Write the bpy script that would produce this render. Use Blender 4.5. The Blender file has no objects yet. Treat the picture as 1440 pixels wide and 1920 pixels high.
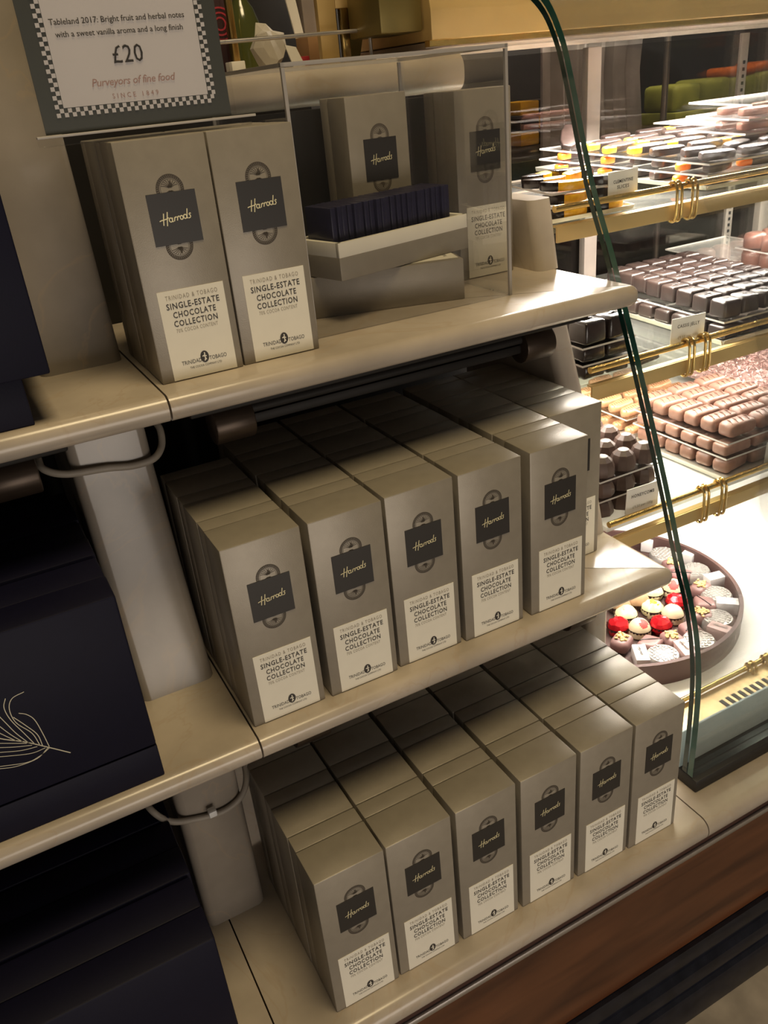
import bpy, bmesh, math, random
from mathutils import Vector, Matrix
random.seed(7)
C = bpy.context.scene.collection
sc = bpy.context.scene
PI = math.pi
# ---------------------------------------------------------------- materials
def mat(name, col, rough=.5, metal=0., spec=.5, var=0., vscale=30., bump=0., bscale=200., coat=0., emit=None, estr=0., var_col=None):
    m = bpy.data.materials.new(name); m.use_nodes = True
    nt = m.node_tree; b = nt.nodes['Principled BSDF']
    b.inputs['Base Color'].default_value = (*col, 1)
    b.inputs['Roughness'].default_value = rough
    b.inputs['Metallic'].default_value = metal
    b.inputs['Specular IOR Level'].default_value = spec
    b.inputs['Coat Weight'].default_value = coat
    if emit:
        b.inputs['Emission Color'].default_value = (*emit, 1); b.inputs['Emission Strength'].default_value = estr
    tc = nt.nodes.new('ShaderNodeTexCoord')
    if var:
        n = nt.nodes.new('ShaderNodeTexNoise'); n.inputs['Scale'].default_value = vscale; n.inputs['Detail'].default_value = 6
        nt.links.new(tc.outputs['Object'], n.inputs['Vector'])
        r = nt.nodes.new('ShaderNodeValToRGB')
        lo = tuple(max(0, c*(1-var)) for c in col); hi = var_col or tuple(min(1, c*(1+var)) for c in col)
        r.color_ramp.elements[0].color = (*lo, 1); r.color_ramp.elements[1].color = (*hi, 1)
        r.color_ramp.elements[0].position = .3; r.color_ramp.elements[1].position = .7
        nt.links.new(n.outputs['Fac'], r.inputs['Fac']); nt.links.new(r.outputs['Color'], b.inputs['Base Color'])
    if bump:
        n2 = nt.nodes.new('ShaderNodeTexNoise'); n2.inputs['Scale'].default_value = bscale; n2.inputs['Detail'].default_value = 3
        nt.links.new(tc.outputs['Object'], n2.inputs['Vector'])
        bp = nt.nodes.new('ShaderNodeBump'); bp.inputs['Strength'].default_value = bump; bp.inputs['Distance'].default_value = .001
        nt.links.new(n2.outputs['Fac'], bp.inputs['Height']); nt.links.new(bp.outputs['Normal'], b.inputs['Normal'])
    return m

def marble(name, base=(.47, .405, .33), dark=(.40, .30, .20)):
    m = bpy.data.materials.new(name); m.use_nodes = True
    nt = m.node_tree; b = nt.nodes['Principled BSDF']
    b.inputs['Roughness'].default_value = .22
    tc = nt.nodes.new('ShaderNodeTexCoord')
    n1 = nt.nodes.new('ShaderNodeTexNoise'); n1.inputs['Scale'].default_value = 9; n1.inputs['Detail'].default_value = 8
    n2 = nt.nodes.new('ShaderNodeTexNoise'); n2.inputs['Scale'].default_value = 5; n2.inputs['Detail'].default_value = 5; n2.inputs['Distortion'].default_value = 1.4
    for n in (n1, n2): nt.links.new(tc.outputs['Object'], n.inputs['Vector'])
    r1 = nt.nodes.new('ShaderNodeValToRGB')
    r1.color_ramp.elements[0].position = .3; r1.color_ramp.elements[0].color = (*[c*.76 for c in base], 1)
    r1.color_ramp.elements[1].position = .72; r1.color_ramp.elements[1].color = (*[min(1, c*1.12) for c in base], 1)
    nt.links.new(n1.outputs['Fac'], r1.inputs['Fac'])
    r2 = nt.nodes.new('ShaderNodeValToRGB')          # thin veins where the warped noise crosses its middle
    e = r2.color_ramp.elements
    e[0].position = .485; e[0].color = (0, 0, 0, 1); e[1].position = .515; e[1].color = (0, 0, 0, 1)
    k = e.new(.5); k.color = (.30, .30, .30, 1)
    nt.links.new(n2.outputs['Fac'], r2.inputs['Fac'])
    mx = nt.nodes.new('ShaderNodeMixRGB'); mx.inputs['Color2'].default_value = (*dark, 1)
    nt.links.new(r2.outputs['Color'], mx.inputs['Fac']); nt.links.new(r1.outputs['Color'], mx.inputs['Color1'])
    nt.links.new(mx.outputs['Color'], b.inputs['Base Color'])
    return m

def wood(name, c1, c2, rough=.3):
    m = bpy.data.materials.new(name); m.use_nodes = True
    nt = m.node_tree; b = nt.nodes['Principled BSDF']; b.inputs['Roughness'].default_value = rough
    tc = nt.nodes.new('ShaderNodeTexCoord'); mp = nt.nodes.new('ShaderNodeMapping')
    mp.inputs['Scale'].default_value = (2.2, 20, 14)
    n = nt.nodes.new('ShaderNodeTexNoise'); n.inputs['Scale'].default_value = 1.6; n.inputs['Detail'].default_value = 7; n.inputs['Distortion'].default_value = .6
    nt.links.new(tc.outputs['Object'], mp.inputs['Vector']); nt.links.new(mp.outputs['Vector'], n.inputs['Vector'])
    r = nt.nodes.new('ShaderNodeValToRGB')
    r.color_ramp.elements[0].color = (*c1, 1); r.color_ramp.elements[1].color = (*c2, 1)
    r.color_ramp.elements[0].position = .32; r.color_ramp.elements[1].position = .68
    nt.links.new(n.outputs['Fac'], r.inputs['Fac']); nt.links.new(r.outputs['Color'], b.inputs['Base Color'])
    return m

def clear(name, tint=(.97, .97, .97), gloss=.06, rough=.02, haze=0.):
    m = bpy.data.materials.new(name); m.use_nodes = True
    nt = m.node_tree; nt.nodes.remove(nt.nodes['Principled BSDF'])
    o = nt.nodes['Material Output']
    t = nt.nodes.new('ShaderNodeBsdfTransparent'); t.inputs['Color'].default_value = (*tint, 1)
    g = nt.nodes.new('ShaderNodeBsdfGlossy'); g.inputs['Roughness'].default_value = rough
    f = nt.nodes.new('ShaderNodeLayerWeight'); f.inputs['Blend'].default_value = .25
    mm = nt.nodes.new('ShaderNodeMath'); mm.operation = 'MULTIPLY_ADD'; mm.inputs[1].default_value = .35; mm.inputs[2].default_value = gloss
    nt.links.new(f.outputs['Fresnel'], mm.inputs[0])
    mx = nt.nodes.new('ShaderNodeMixShader')
    nt.links.new(mm.outputs[0], mx.inputs['Fac']); nt.links.new(t.outputs[0], mx.inputs[1]); nt.links.new(g.outputs[0], mx.inputs[2])
    last = mx
    if haze:
        d = nt.nodes.new('ShaderNodeBsdfDiffuse'); d.inputs['Color'].default_value = (.8, .78, .76, 1)
        m2 = nt.nodes.new('ShaderNodeMixShader'); m2.inputs['Fac'].default_value = haze
        nt.links.new(mx.outputs[0], m2.inputs[1]); nt.links.new(d.outputs[0], m2.inputs[2]); last = m2
    nt.links.new(last.outputs[0], o.inputs['Surface'])
    return m

M = dict(
    paper=mat('champagne_paper', (.300, .268, .218), .38, .15, .5, .05, 60, .12, 900),
    paper_in=mat('champagne_neck', (.10, .085, .06), .7),
    badge=mat('charcoal_print', (.022, .019, .017), .45),
    script=mat('cream_foil', (.75, .68, .42), .4, .2),
    brown=mat('brown_print', (.085, .068, .05), .6),
    label=mat('cream_label', (.86, .82, .70), .55, 0, .4, .02, 40),
    ink=mat('black_ink', (.035, .03, .027), .6),
    grey_ink=mat('grey_ink', (.30, .26, .20), .6),
    marble=marble('cream_marble'),
    marble_shaded=marble('cream_marble_shaded', (.310, .270, .225)),  # same marble, the shade on the left uprights put into its colour
    navy=mat('navy_board', (.0042, .0042, .0165), .55, 0, .18, .06, 50, .08, 700),
    navy_wrap=mat('navy_foil_wrap', (.016, .015, .042), .35, 0, .5, .2, 60),
    feather=mat('silver_cream_foil', (.62, .58, .44), .4, .3),
    wood=wood('polished_mahogany', (.055, .018, .008), (.15, .055, .022)),
    maroon=wood('maroon_wood', (.035, .011, .009), (.06, .02, .015), .35),
    steel=mat('brushed_steel', (.55, .52, .50), .32, .9, .5, .05, 80),
    black_stone=mat('black_stone', (.010, .011, .018), .18, 0, .5, .3, 40),
    dark=mat('dark_void_board', (.012, .010, .009), .6, 0, .3, .2, 20),
    bronze=mat('dark_bronze_metal', (.060, .042, .030), .38, .6, .5, .1, 60),
    cable=mat('grey_cable_pvc', (.34, .30, .25), .5, 0, .4, .05, 90),
    white_plastic=mat('white_plastic', (.8, .8, .78), .35),
    acrylic=clear('clear_acrylic', (.985, .985, .985), .012, .04, .003),
    hazy_acrylic=clear('hazy_acrylic', (.90, .88, .88), .03, .06, .05),  # greyer tint and more diffuse haze than the plain sheets
    acrylic_edge=mat('frosted_acrylic_edge', (.46, .43, .40), .3, 0, .5),
    glass=clear('case_glass', (.985, .992, .988), .012, .0),
    glass_edge=mat('green_glass_edge', (.030, .115, .095), .10, 0, .8, .35, 14),
    glass_edge_dark=mat('dark_green_glass_edge', (.008, .036, .032), .12, 0, .8, .3, 14),
    shelf_glass=clear('shelf_glass', (.93, .95, .90), .05, .02, .03), glare_shelf=clear('glare_shelf', (.93, .95, .90), .05, .02, .45),  # lower shelf: white haze imitates the bright deck and reflection
    brass=mat('polished_brass', (.62, .43, .15), .24, .95, .5, .06, 30),
    satin_brass=mat('satin_brass', (.56, .39, .16), .45, .45, .5, .06, 12),
    olive=mat('olive_brass', (.20, .155, .05), .4, .6),
    white_deck=mat('white_deck_laminate', (.86, .84, .78), .35, 0, .4, .02, 20),
    yellow_deck=mat('brass_vent_plate', (.44, .32, .15), .38, .55, .5, .06, 12),
    slot=mat('black_slot', (.006, .006, .006), .7),
    bluegrey=mat('blue_grey_glass_panel', (.40, .50, .52), .30, 0, .5, .02, 8),
    rubber=mat('black_rubber', (.010, .009, .009), .45),
    tray=mat('steel_tray', (.60, .57, .50), .3, .85),
    choc_dark=mat('dark_chocolate', (.022, .013, .011), .34, 0, .7, .25, 60, .25, 120),
    choc_black=mat('black_chocolate', (.016, .010, .009), .22, 0, .6, .2, 40, .1, 100),
    choc_mid=mat('cassis_chocolate', (.028, .016, .0135), .34, 0, .7, .2, 60, .25, 140),
    choc_milk=mat('milk_chocolate', (.21, .105, .074), .42, 0, .5, .2, 70, .4, 130),
    choc_brown=mat('brown_milk_chocolate', (.13, .058, .042), .36, 0, .5, .2, 60, .2, 120),
    choc_tan=mat('caramel_chocolate', (.38, .19, .095), .45, 0, .5, .2, 70, .4, 130),
    choc_grey=mat('honeycomb_chocolate', (.085, .052, .042), .42, 0, .5, .2, 60, .15, 120),
    flake=mat('pink_flake_chocolate', (.34, .17, .15), .5, 0, .5, .4, 160, .4, 180, var_col=(.75, .5, .46)),
    orange=mat('candied_orange', (.85, .33, .012), .3, 0, .5, .25, 60, .2, 150, var_col=(.95, .55, .03)),
    deep_orange=mat('candied_orange_deep', (.75, .17, .02), .3, 0, .5, .25, 60, .2, 150),
    red_foil=mat('red_foil', (.62, .012, .020), .22, .55, .6, .2, 50, .6, 110),
    white_choc=mat('white_chocolate', (.62, .51, .33), .38, 0, .5, .04, 30),
    blotch=mat('raspberry_dust', (.52, .08, .07), .6, 0, .3, .15, 200),
    lemon=mat('lemon_white_chocolate', (.66, .58, .28), .4, 0, .5, .3, 45, .4, 90, var_col=(.80, .74, .46)),
    yellow_dust=mat('lemon_yellow', (.85, .62, .04), .5),
    tan_choc=mat('dusted_tan_chocolate', (.36, .22, .12), .6, 0, .3, .15, 60),
    nut=mat('chopped_nut', (.58, .40, .17), .6, 0, .3, .25, 200, .4, 200),
    pink_choc=mat('mauve_milk_chocolate', (.23, .125, .115), .4, 0, .5, .1, 40),
    foil=mat('silver_foil', (.46, .43, .40), .35, .6, .5, .1, 150, .5, 160),
    bar_pink=mat('pale_pink_wrapper', (.48, .32, .30), .45),
    bar_white=mat('white_wrapper', (.70, .66, .64), .45),
    cup=mat('brown_paper_cup', (.055, .026, .020), .6),
    drum=mat('brown_drum_board', (.105, .055, .048), .5, 0, .4, .08, 20, .1, 500),
    card=mat('white_card', (.80, .77, .72), .6, 0, .3, .02, 30),
    sign_paper=mat('sign_paper', (.74, .70, .69), .5, 0, .4, .02, 10),
    sign_green=mat('sign_border_green', (.060, .064, .052), .45),
    pinkish=mat('rose_script_ink', (.46, .28, .25), .6),
    floor=mat('pale_stone_floor', (.34, .30, .26), .35, 0, .5, .3, 14),
    wall=mat('shop_wall_dark', (.030, .022, .018), .6, 0, .3, .4, 3),
    casewall=clear('smoked_glass', (.60, .57, .55), .03, .03),
    mullion=mat('grey_mullion', (.36, .31, .28), .4, .5, .5, .05, 30),
    trough=mat('beige_trough', (.42, .34, .28), .5, .2, .5, .05, 12),
    cardboard=mat('brown_cardboard', (.34, .19, .09), .7, 0, .3, .1, 30),
    red_card=mat('red_card', (.45, .03, .04), .5),
    crumple=mat('white_tissue', (.50, .46, .40), .6, 0, .3, .08, 40),
    bottle=mat('olive_bottle_glass', (.07, .08, .02), .15, 0, .7),
    blue_lit=mat('lit_blue_screen', (.05, .1, .3), .4, emit=(.15, .35, 1.), estr=1.2),
    green_item=mat('green_wrapper', (.30, .32, .06), .5, 0, .3, .3, 18),
    yellow_item=mat('yellow_wrapper', (.78, .42, .02), .45, 0, .4, .15, 30),
    grey_cloth=mat('grey_cloth', (.55, .51, .50), .8, 0, .2, .2, 14),
)
# ---------------------------------------------------------------- mesh helpers
class MB:
    def __init__(s): s.bm = bmesh.new()
    def _merge(s, t, mx=None):
        if mx is not None: bmesh.ops.transform(t, matrix=mx, verts=t.verts)
        me = bpy.data.meshes.new('tmp'); t.to_mesh(me); t.free(); s.bm.from_mesh(me); bpy.data.meshes.remove(me); return s
    def box(s, c, d, bev=0., seg=2, mx=None):
        t = bmesh.new(); bmesh.ops.create_cube(t, size=1)
        bmesh.ops.scale(t, vec=d, verts=t.verts)
        if bev: bmesh.ops.bevel(t, geom=t.edges[:], offset=bev, segments=seg, profile=.5, affect='EDGES')
        bmesh.ops.translate(t, vec=c, verts=t.verts)
        return s._merge(t, mx)
    def lathe(s, prof, n=24, c=(0, 0, 0), mx=None, sx=1., sy=1.):
        t = bmesh.new(); rings = []
        for r, z in prof:
            if r < 1e-6: rings.append([t.verts.new((c[0], c[1], c[2]+z))])
            else: rings.append([t.verts.new((c[0]+sx*r*math.cos(2*PI*i/n), c[1]+sy*r*math.sin(2*PI*i/n), c[2]+z)) for i in range(n)])
        for a, b in zip(rings, rings[1:]):
            for i in range(n):
                j = (i+1) % n
                if len(a) == 1 and len(b) == 1: continue
                if len(a) == 1: t.faces.new((a[0], b[i], b[j]))
                elif len(b) == 1: t.faces.new((a[i], a[j], b[0]))
                else: t.faces.new((a[i], a[j], b[j], b[i]))
        bmesh.ops.recalc_face_normals(t, faces=t.faces[:])
        return s._merge(t, mx)
    def prism(s, pts, d, axis='y', mx=None, bev=0., seg=2):
        """outline pts (2D, counter-clockwise) swept from d[0] to d[1] along axis"""
        t = bmesh.new()
        def P(a, b, k): return {'y': (a, k, b), 'x': (k, a, b), 'z': (a, b, k)}[axis]
        A = [t.verts.new(P(a, b, d[0])) for a, b in pts]; B = [t.verts.new(P(a, b, d[1])) for a, b in pts]
        t.faces.new(A); t.faces.new(B[::-1]); n = len(pts)
        for i in range(n): t.faces.new((A[i], B[i], B[(i+1) % n], A[(i+1) % n]))
        bmesh.ops.recalc_face_normals(t, faces=t.faces[:])
        if bev: bmesh.ops.bevel(t, geom=t.edges[:], offset=bev, segments=seg, profile=.5, affect='EDGES')
        return s._merge(t, mx)
    def tube(s, pts, r, n=10, closed=False):
        t = bmesh.new(); P = [Vector(p) for p in pts]; rings = []; N = len(P); up = None
        for i, p in enumerate(P):
            if closed: d = P[(i+1) % N]-P[i-1]
            else: d = P[min(i+1, N-1)]-P[max(i-1, 0)]
            d.normalize()
            if up is None: up = Vector((0, 0, 1)) if abs(d.z) < .9 else Vector((0, 1, 0))
            a = d.cross(up).normalized(); up = a.cross(d).normalized()
            rings.append([t.verts.new(p+r*(math.cos(2*PI*k/n)*a+math.sin(2*PI*k/n)*up)) for k in range(n)])
        for i in range(N if closed else N-1):
            A, B = rings[i], rings[(i+1) % N]
            for k in range(n): t.faces.new((A[k], A[(k+1) % n], B[(k+1) % n], B[k]))
        if not closed: t.faces.new(rings[0][::-1]); t.faces.new(rings[-1])
        bmesh.ops.recalc_face_normals(t, faces=t.faces[:])
        return s._merge(t)
    def ribbon(s, pts, w, y=0., taper=False):
        """flat printed stroke in the local x-z plane, facing -y"""
        t = s.bm; N = len(pts); L = []; R = []
        for i, (x, z) in enumerate(pts):
            x0, z0 = pts[max(i-1, 0)]; x1, z1 = pts[min(i+1, N-1)]
            dx, dz = x1-x0, z1-z0; l = math.hypot(dx, dz) or 1
            k = w/2*((1-.8*i/(N-1)) if taper else 1)
            L.append(t.verts.new((x-dz/l*k, y, z+dx/l*k))); R.append(t.verts.new((x+dz/l*k, y, z-dx/l*k)))
        for i in range(N-1):
            f = t.faces.new((L[i], R[i], R[i+1], L[i+1])); f.normal_update()
            if f.normal.y > 0: f.normal_flip()
        return s
    def quad(s, x0, z0, x1, z1, y):
        v = [s.bm.verts.new(p) for p in ((x0, y, z0), (x1, y, z0), (x1, y, z1), (x0, y, z1))]; s.bm.faces.new(v); return s
    def poly(s, pts, y):
        f = s.bm.faces.new([s.bm.verts.new((x, y, z)) for x, z in pts]); f.normal_update()
        if f.normal.y > 0: f.normal_flip()
        return s
    def mesh(s, name, m, smooth=True, angle=40):
        me = bpy.data.meshes.new(name); s.bm.to_mesh(me); s.bm.free()
        for k in (m if isinstance(m, (list, tuple)) else [m]): me.materials.append(M[k])
        if smooth:
            me.shade_smooth()
            try: me.set_sharp_from_angle(angle=math.radians(angle))
            except Exception: pass
        return me
    def build(s, name, m, parent=None, smooth=True, angle=40): return link(name, s.mesh(name, m, smooth, angle), parent)

def link(name, me, parent=None):
    o = bpy.data.objects.new(name, me); C.objects.link(o)
    if parent: o.parent = parent
    return o
def tag(o, label=None, cat=None, group=None, kind=None):
    if label: o['label'] = label
    if cat: o['category'] = cat
    if group: o['group'] = group
    if kind: o['kind'] = kind
    return o
def thing(name, label, cat, loc=(0, 0, 0), rz=0., group=None):
    o = bpy.data.objects.new(name, None); C.objects.link(o)
    o.location = loc; o.rotation_euler = (0, 0, rz); o.empty_display_size = .02
    return tag(o, label, cat, group)
def copy_tree(o, parent=None):
    c = o.copy(); C.objects.link(c)
    if parent: c.parent = parent
    for ch in list(o.children): copy_tree(ch, c)
    return c
def catmull(pts, n=8):
    P = [Vector(p) for p in pts]; P = [2*P[0]-P[1]]+P+[2*P[-1]-P[-2]]; out = []
    for i in range(1, len(P)-2):
        for k in range(n):
            t = k/n; a, b, c, d = P[i-1], P[i], P[i+1], P[i+2]
            out.append(.5*((2*b)+(c-a)*t+(2*a-5*b+4*c-d)*t*t+(3*b-a-3*c+d)*t**3))
    out.append(P[-2]); return out
_tx = {}
def text_mesh(body, width, y=0., track=1., bold=0., height=None):
    """flat lettering centred on x=0, baseline z=0, facing -y"""
    key = (body, width, y, track, bold, height)
    cu = bpy.data.curves.new('lettering', 'FONT'); cu.body = body; cu.align_x = 'CENTER'; cu.resolution_u = 2
    cu.space_character = track; cu.offset = bold; cu.fill_mode = 'FRONT'
    o = bpy.data.objects.new('tmp_text', cu); C.objects.link(o)
    dg = bpy.context.evaluated_depsgraph_get(); dg.update()
    me = bpy.data.meshes.new_from_object(o.evaluated_get(dg))
    bpy.data.objects.remove(o); bpy.data.curves.remove(cu)
    xs = [v.co.x for v in me.vertices]; x0, x1 = min(xs), max(xs); k = width/(x1-x0)
    kz = k if height is None else height/max(v.co.y for v in me.vertices)
    for v in me.vertices: v.co = ((v.co.x-(x0+x1)/2)*k, y, v.co.y*kz)
    return me
def add_text(mb, body, width, cx, z, y, track=1., bold=0., height=None, rot=0.):
    me = text_mesh(body, width, y, track, bold, height)
    for v in me.vertices:
        x, zz = v.co.x, v.co.z
        v.co = (cx+x*math.cos(rot)-zz*math.sin(rot), y, z+x*math.sin(rot)+zz*math.cos(rot))
    mb.bm.from_mesh(me); bpy.data.meshes.remove(me)
def ell(cx, cz, a, b, n=18, a0=0., a1=2*PI): return [(cx+a*math.cos(a0+(a1-a0)*i/n), cz+b*math.sin(a0+(a1-a0)*i/n)) for i in range(n+1)]
ORD = ['first', 'second', 'third', 'fourth', 'fifth', 'sixth', 'seventh', 'eighth', 'ninth', 'tenth', 'eleventh', 'twelfth',
       'thirteenth', 'fourteenth', 'fifteenth', 'sixteenth', 'seventeenth', 'eighteenth', 'nineteenth', 'twentieth',
       'twenty-first', 'twenty-second', 'twenty-third', 'twenty-fourth', 'twenty-fifth', 'twenty-sixth']
# ---------------------------------------------------------------- camera (measured from the box corners)
CAM = Vector((-0.15980, -0.70912, 0.60946)); RGT = Vector((0.877399, -0.471475, -0.088786)); UP = Vector((0.286333, 0.366117, 0.885422)); FWD = Vector((0.384948, 0.802290, -0.456229))
cd = bpy.data.cameras.new('camera'); cam = bpy.data.objects.new('camera', cd); C.objects.link(cam)
cam.matrix_world = Matrix(((RGT.x, UP.x, -FWD.x, CAM.x), (RGT.y, UP.y, -FWD.y, CAM.y), (RGT.z, UP.z, -FWD.z, CAM.z), (0, 0, 0, 1)))
cd.sensor_fit = 'HORIZONTAL'; cd.sensor_width = 36; cd.lens = 1568.49*36/1440; cd.clip_start = .02
sc.camera = cam
Z1, Z2, Z3, ZF = .3617, 0., -.3640, -.80          # shelf tops and floor, metres
BW, BD, BH = .085, .0735, .2215                    # gift box
# ---------------------------------------------------------------- marble shelving
def slab(name, x0, x1, yf, yb, ztop, th, label, round_right=False):
    mb = MB(); t = bmesh.new(); bmesh.ops.create_cube(t, size=1)
    bmesh.ops.scale(t, vec=(x1-x0, yb-yf, th), verts=t.verts)
    bmesh.ops.translate(t, vec=((x0+x1)/2, (yf+yb)/2, ztop-th/2), verts=t.verts)
    r = th*.46
    if round_right:
        e = [e for e in t.edges if all(abs(v.co.x-x1) < 1e-5 and abs(v.co.y-yf) < 1e-5 for v in e.verts)]
        bmesh.ops.bevel(t, geom=e, offset=.010, segments=4, profile=.5, affect='EDGES')
    def lip(v): return v.co.y < yf+.011 or (round_right and v.co.x > x1-.011)
    e = [e for e in t.edges if abs(e.verts[0].co.z-e.verts[1].co.z) < 1e-5 and all(lip(v) for v in e.verts)
         and not all(abs(v.co.x-x0) < 1e-5 for v in e.verts)]
    e = [k for k in e if len(k.link_faces) == 2 and any(abs(f.normal.z) < .5 for f in k.link_faces)] if e else e
    t.normal_update()
    e = [k for k in t.edges if len(k.link_faces) == 2 and abs(k.verts[0].co.z-k.verts[1].co.z) < 1e-5 and all(lip(v) for v in k.verts)
         and sum(abs(f.normal.z) > .5 for f in k.link_faces) == 1 and not all(abs(f.normal.x+1) < .01 or abs(f.normal.z) > .5 for f in k.link_faces)]
    bmesh.ops.bevel(t, geom=e, offset=r if not round_right else min(r, .0115), segments=6, profile=.5, affect='EDGES')
    mb._merge(t)
    o = mb.build(name, 'marble', angle=50)
    return tag(o, label, 'shelf')
J = -.0035
slab('marble_shelf', J+.001, .588, .062, .414, Z1, .026, 'cream marble shelf carrying the two upper boxes and the clear display cover', True)
slab('marble_shelf', -.62, J-.001, .062, .414, Z1, .026, 'cream marble shelf at upper left under the navy box, left of the joint')
slab('marble_shelf', J+.001, .588, -.027, .414, Z2, .026, 'cream marble shelf carrying the middle row of five front boxes', True)
slab('marble_shelf', -.62, J-.001, -.027, .414, Z2, .026, 'cream marble shelf at mid left under the navy box with the feather')
slab('marble_shelf', -.066, .574, -.138, .46, Z3, .036, 'cream marble shelf carrying the lowest row of six front boxes')
slab('marble_shelf', -.62, -.068, -.138, .46, Z3, .036, 'cream marble shelf at lower left under the bottom navy boxes')
slab('marble_shelf', .576, 1.75, -.138, .46, Z3, .036, 'cream marble ledge below the glass display case')

def upright(x0, x1, prof, name, label, cat='pillar', bev=.011, yb=.40, m='marble_shaded'):
    """prof: (y_front, z) points from bottom to top; back at y=.40"""
    pts = [(y, z) for y, z in prof]+[(yb, prof[-1][1]), (yb, prof[0][1])]
    mb = MB(); t = bmesh.new()
    A = [t.verts.new((x0, a, b)) for a, b in pts]; B = [t.verts.new((x1, a, b)) for a, b in pts]; n = len(pts)
    t.faces.new(A); t.faces.new(B[::-1])
    for i in range(n): t.faces.new((A[i], B[i], B[(i+1) % n], A[(i+1) % n]))
    bmesh.ops.recalc_face_normals(t, faces=t.faces[:]); k = len(prof)
    e = [e for e in t.edges if abs(e.verts[0].co.x-e.verts[1].co.x) < 1e-6 and all(v.co.y < yb-.001 for v in e.verts)]
    bmesh.ops.bevel(t, geom=e, offset=bev, segments=5, profile=.5, affect='EDGES')
    mb._merge(t)
    return tag(mb.build(name, m, angle=50), label, cat)
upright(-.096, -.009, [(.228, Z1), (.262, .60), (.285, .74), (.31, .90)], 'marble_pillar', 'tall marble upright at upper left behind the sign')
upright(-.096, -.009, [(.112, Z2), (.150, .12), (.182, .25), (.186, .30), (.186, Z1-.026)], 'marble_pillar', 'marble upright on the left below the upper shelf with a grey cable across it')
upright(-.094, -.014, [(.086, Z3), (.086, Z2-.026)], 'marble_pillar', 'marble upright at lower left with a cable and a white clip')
upright(.546, .585, [(.104, Z2), (.160, .205), (.196, .30), (.200, Z1-.026)], 'marble_pillar', 'narrow sloping marble upright at the right end of the middle shelf', m='marble')
upright(.546, .584, [(.090, Z3), (.090, Z2-.026)], 'marble_pillar', 'narrow marble upright at the right end of the lowest shelf', yb=.21, m='marble')
upright(.553, .590, [(.218, Z1), (.236, Z1+.086), (.237, Z1+.090)], 'marble_pillar', 'short marble block standing on the right end of the upper shelf', 'block', m='marble')
# dark back of the niches
mb = MB(); mb.box((-.025, .426, .1115), (1.19, .02, .946)); tag(mb.build('niche_back_board', 'dark'), 'dark board closing the niches behind the shelves', 'board')
# marble ledge behind, bullnosed
mb = MB(); t = bmesh.new(); bmesh.ops.create_cube(t, size=1); bmesh.ops.scale(t, vec=(1.307, .70, .05), verts=t.verts)
bmesh.ops.translate(t, vec=(-.0565, .80, .612), verts=t.verts)
e = [e for e in t.edges if all(v.co.y < .46 for v in e.verts) and abs(e.verts[0].co.z-e.verts[1].co.z) < 1e-5]
bmesh.ops.bevel(t, geom=e, offset=.02, segments=6, profile=.5, affect='EDGES'); mb._merge(t)
tag(mb.build('marble_ledge', 'marble', angle=50), 'rounded marble ledge behind the clear display cover', 'ledge')

# counter front under the lowest shelf
cf = thing('counter_front', 'polished wooden counter front with a steel strip below the lowest marble shelf', 'counter', (.5, 0, ZF))
def local(mb, o): bmesh.ops.translate(mb.bm, vec=-o.location, verts=mb.bm.verts); return mb
local(MB().box((.5, .16, -.532), (2.6, .55, .256)), cf).build('wood_panel', 'wood', cf)
local(MB().box((.5, -.117, -.412), (2.6, .012, .022), .002), cf).build('dark_molding', 'maroon', cf)
local(MB().box((.5, -.121, -.4305), (2.6, .010, .011), .003), cf).build('steel_strip', 'steel', cf)
pl = MB().prism([(.40, ZF), (-.150, ZF), (-.150, -.745), (-.146, -.738), (-.140, -.735), (-.140, -.715), (-.136, -.706), (-.126, -.70), (-.126, -.672), (-.122, -.662), (.40, -.662)], (-.8, 1.8), 'x')
local(pl, cf).build('black_plinth', 'black_stone', cf, angle=30)
# floor
mb = MB(); mb.box((.6, .6, ZF-.02), (9, 9, .04)); o = tag(mb.build('floor', 'floor'), 'pale stone shop floor', 'floor', kind='structure')
mb = MB(); mb.box((.6, 3.0, 1.0), (8, .1, 3.6)); tag(mb.build('wall_back', 'wall'), 'dark far wall of the shop', 'wall', kind='structure')

# ---------------------------------------------------------------- gift boxes
HW = [[(4.6, 11.3), (4.1, 8.5), (3.4, 4.5), (2.9, 1.0)], [(8.2, 12.2), (7.5, 8.5), (6.6, 3.5), (6.1, .2)],
      [(-.2, 5.0), (1.6, 5.6), (3.6, 5.8), (6.9, 6.4), (8.6, 7.3)],
      ell(10.2, 5.0, 1.5, 1.8, 12), [(11.9, 6.9), (11.5, 4.6), (11.8, 3.3), (12.7, 3.5)],
      [(13.3, 3.4), (13.8, 5.2), (14.1, 7.0)], [(14.0, 5.9), (14.8, 6.9), (15.5, 7.1), (15.8, 6.3)],
      [(16.1, 3.7), (16.6, 5.5), (16.9, 7.3)], [(16.8, 6.2), (17.6, 7.2), (18.3, 7.4), (18.6, 6.6)],
      ell(20.5, 5.8, 1.4, 1.7, 12), ell(23.9, 6.2, 1.5, 1.8, 12), [(26.8, 12.8), (26.2, 9.5), (25.5, 5.5), (25.7, 4.5), (26.6, 4.8)],
      [(29.6, 8.0), (28.6, 8.7), (27.8, 7.9), (28.5, 6.9), (29.0, 5.8), (28.3, 4.6), (26.9, 4.4)]]
def script_word(mb, cx, cz, width, y, w=.0011):
    k = width/30.
    for s in HW: mb.ribbon([(cx+(x-14.8)*k, cz+(z-6.2)*k) for x, z in s], w*width/.030, y)
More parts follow.
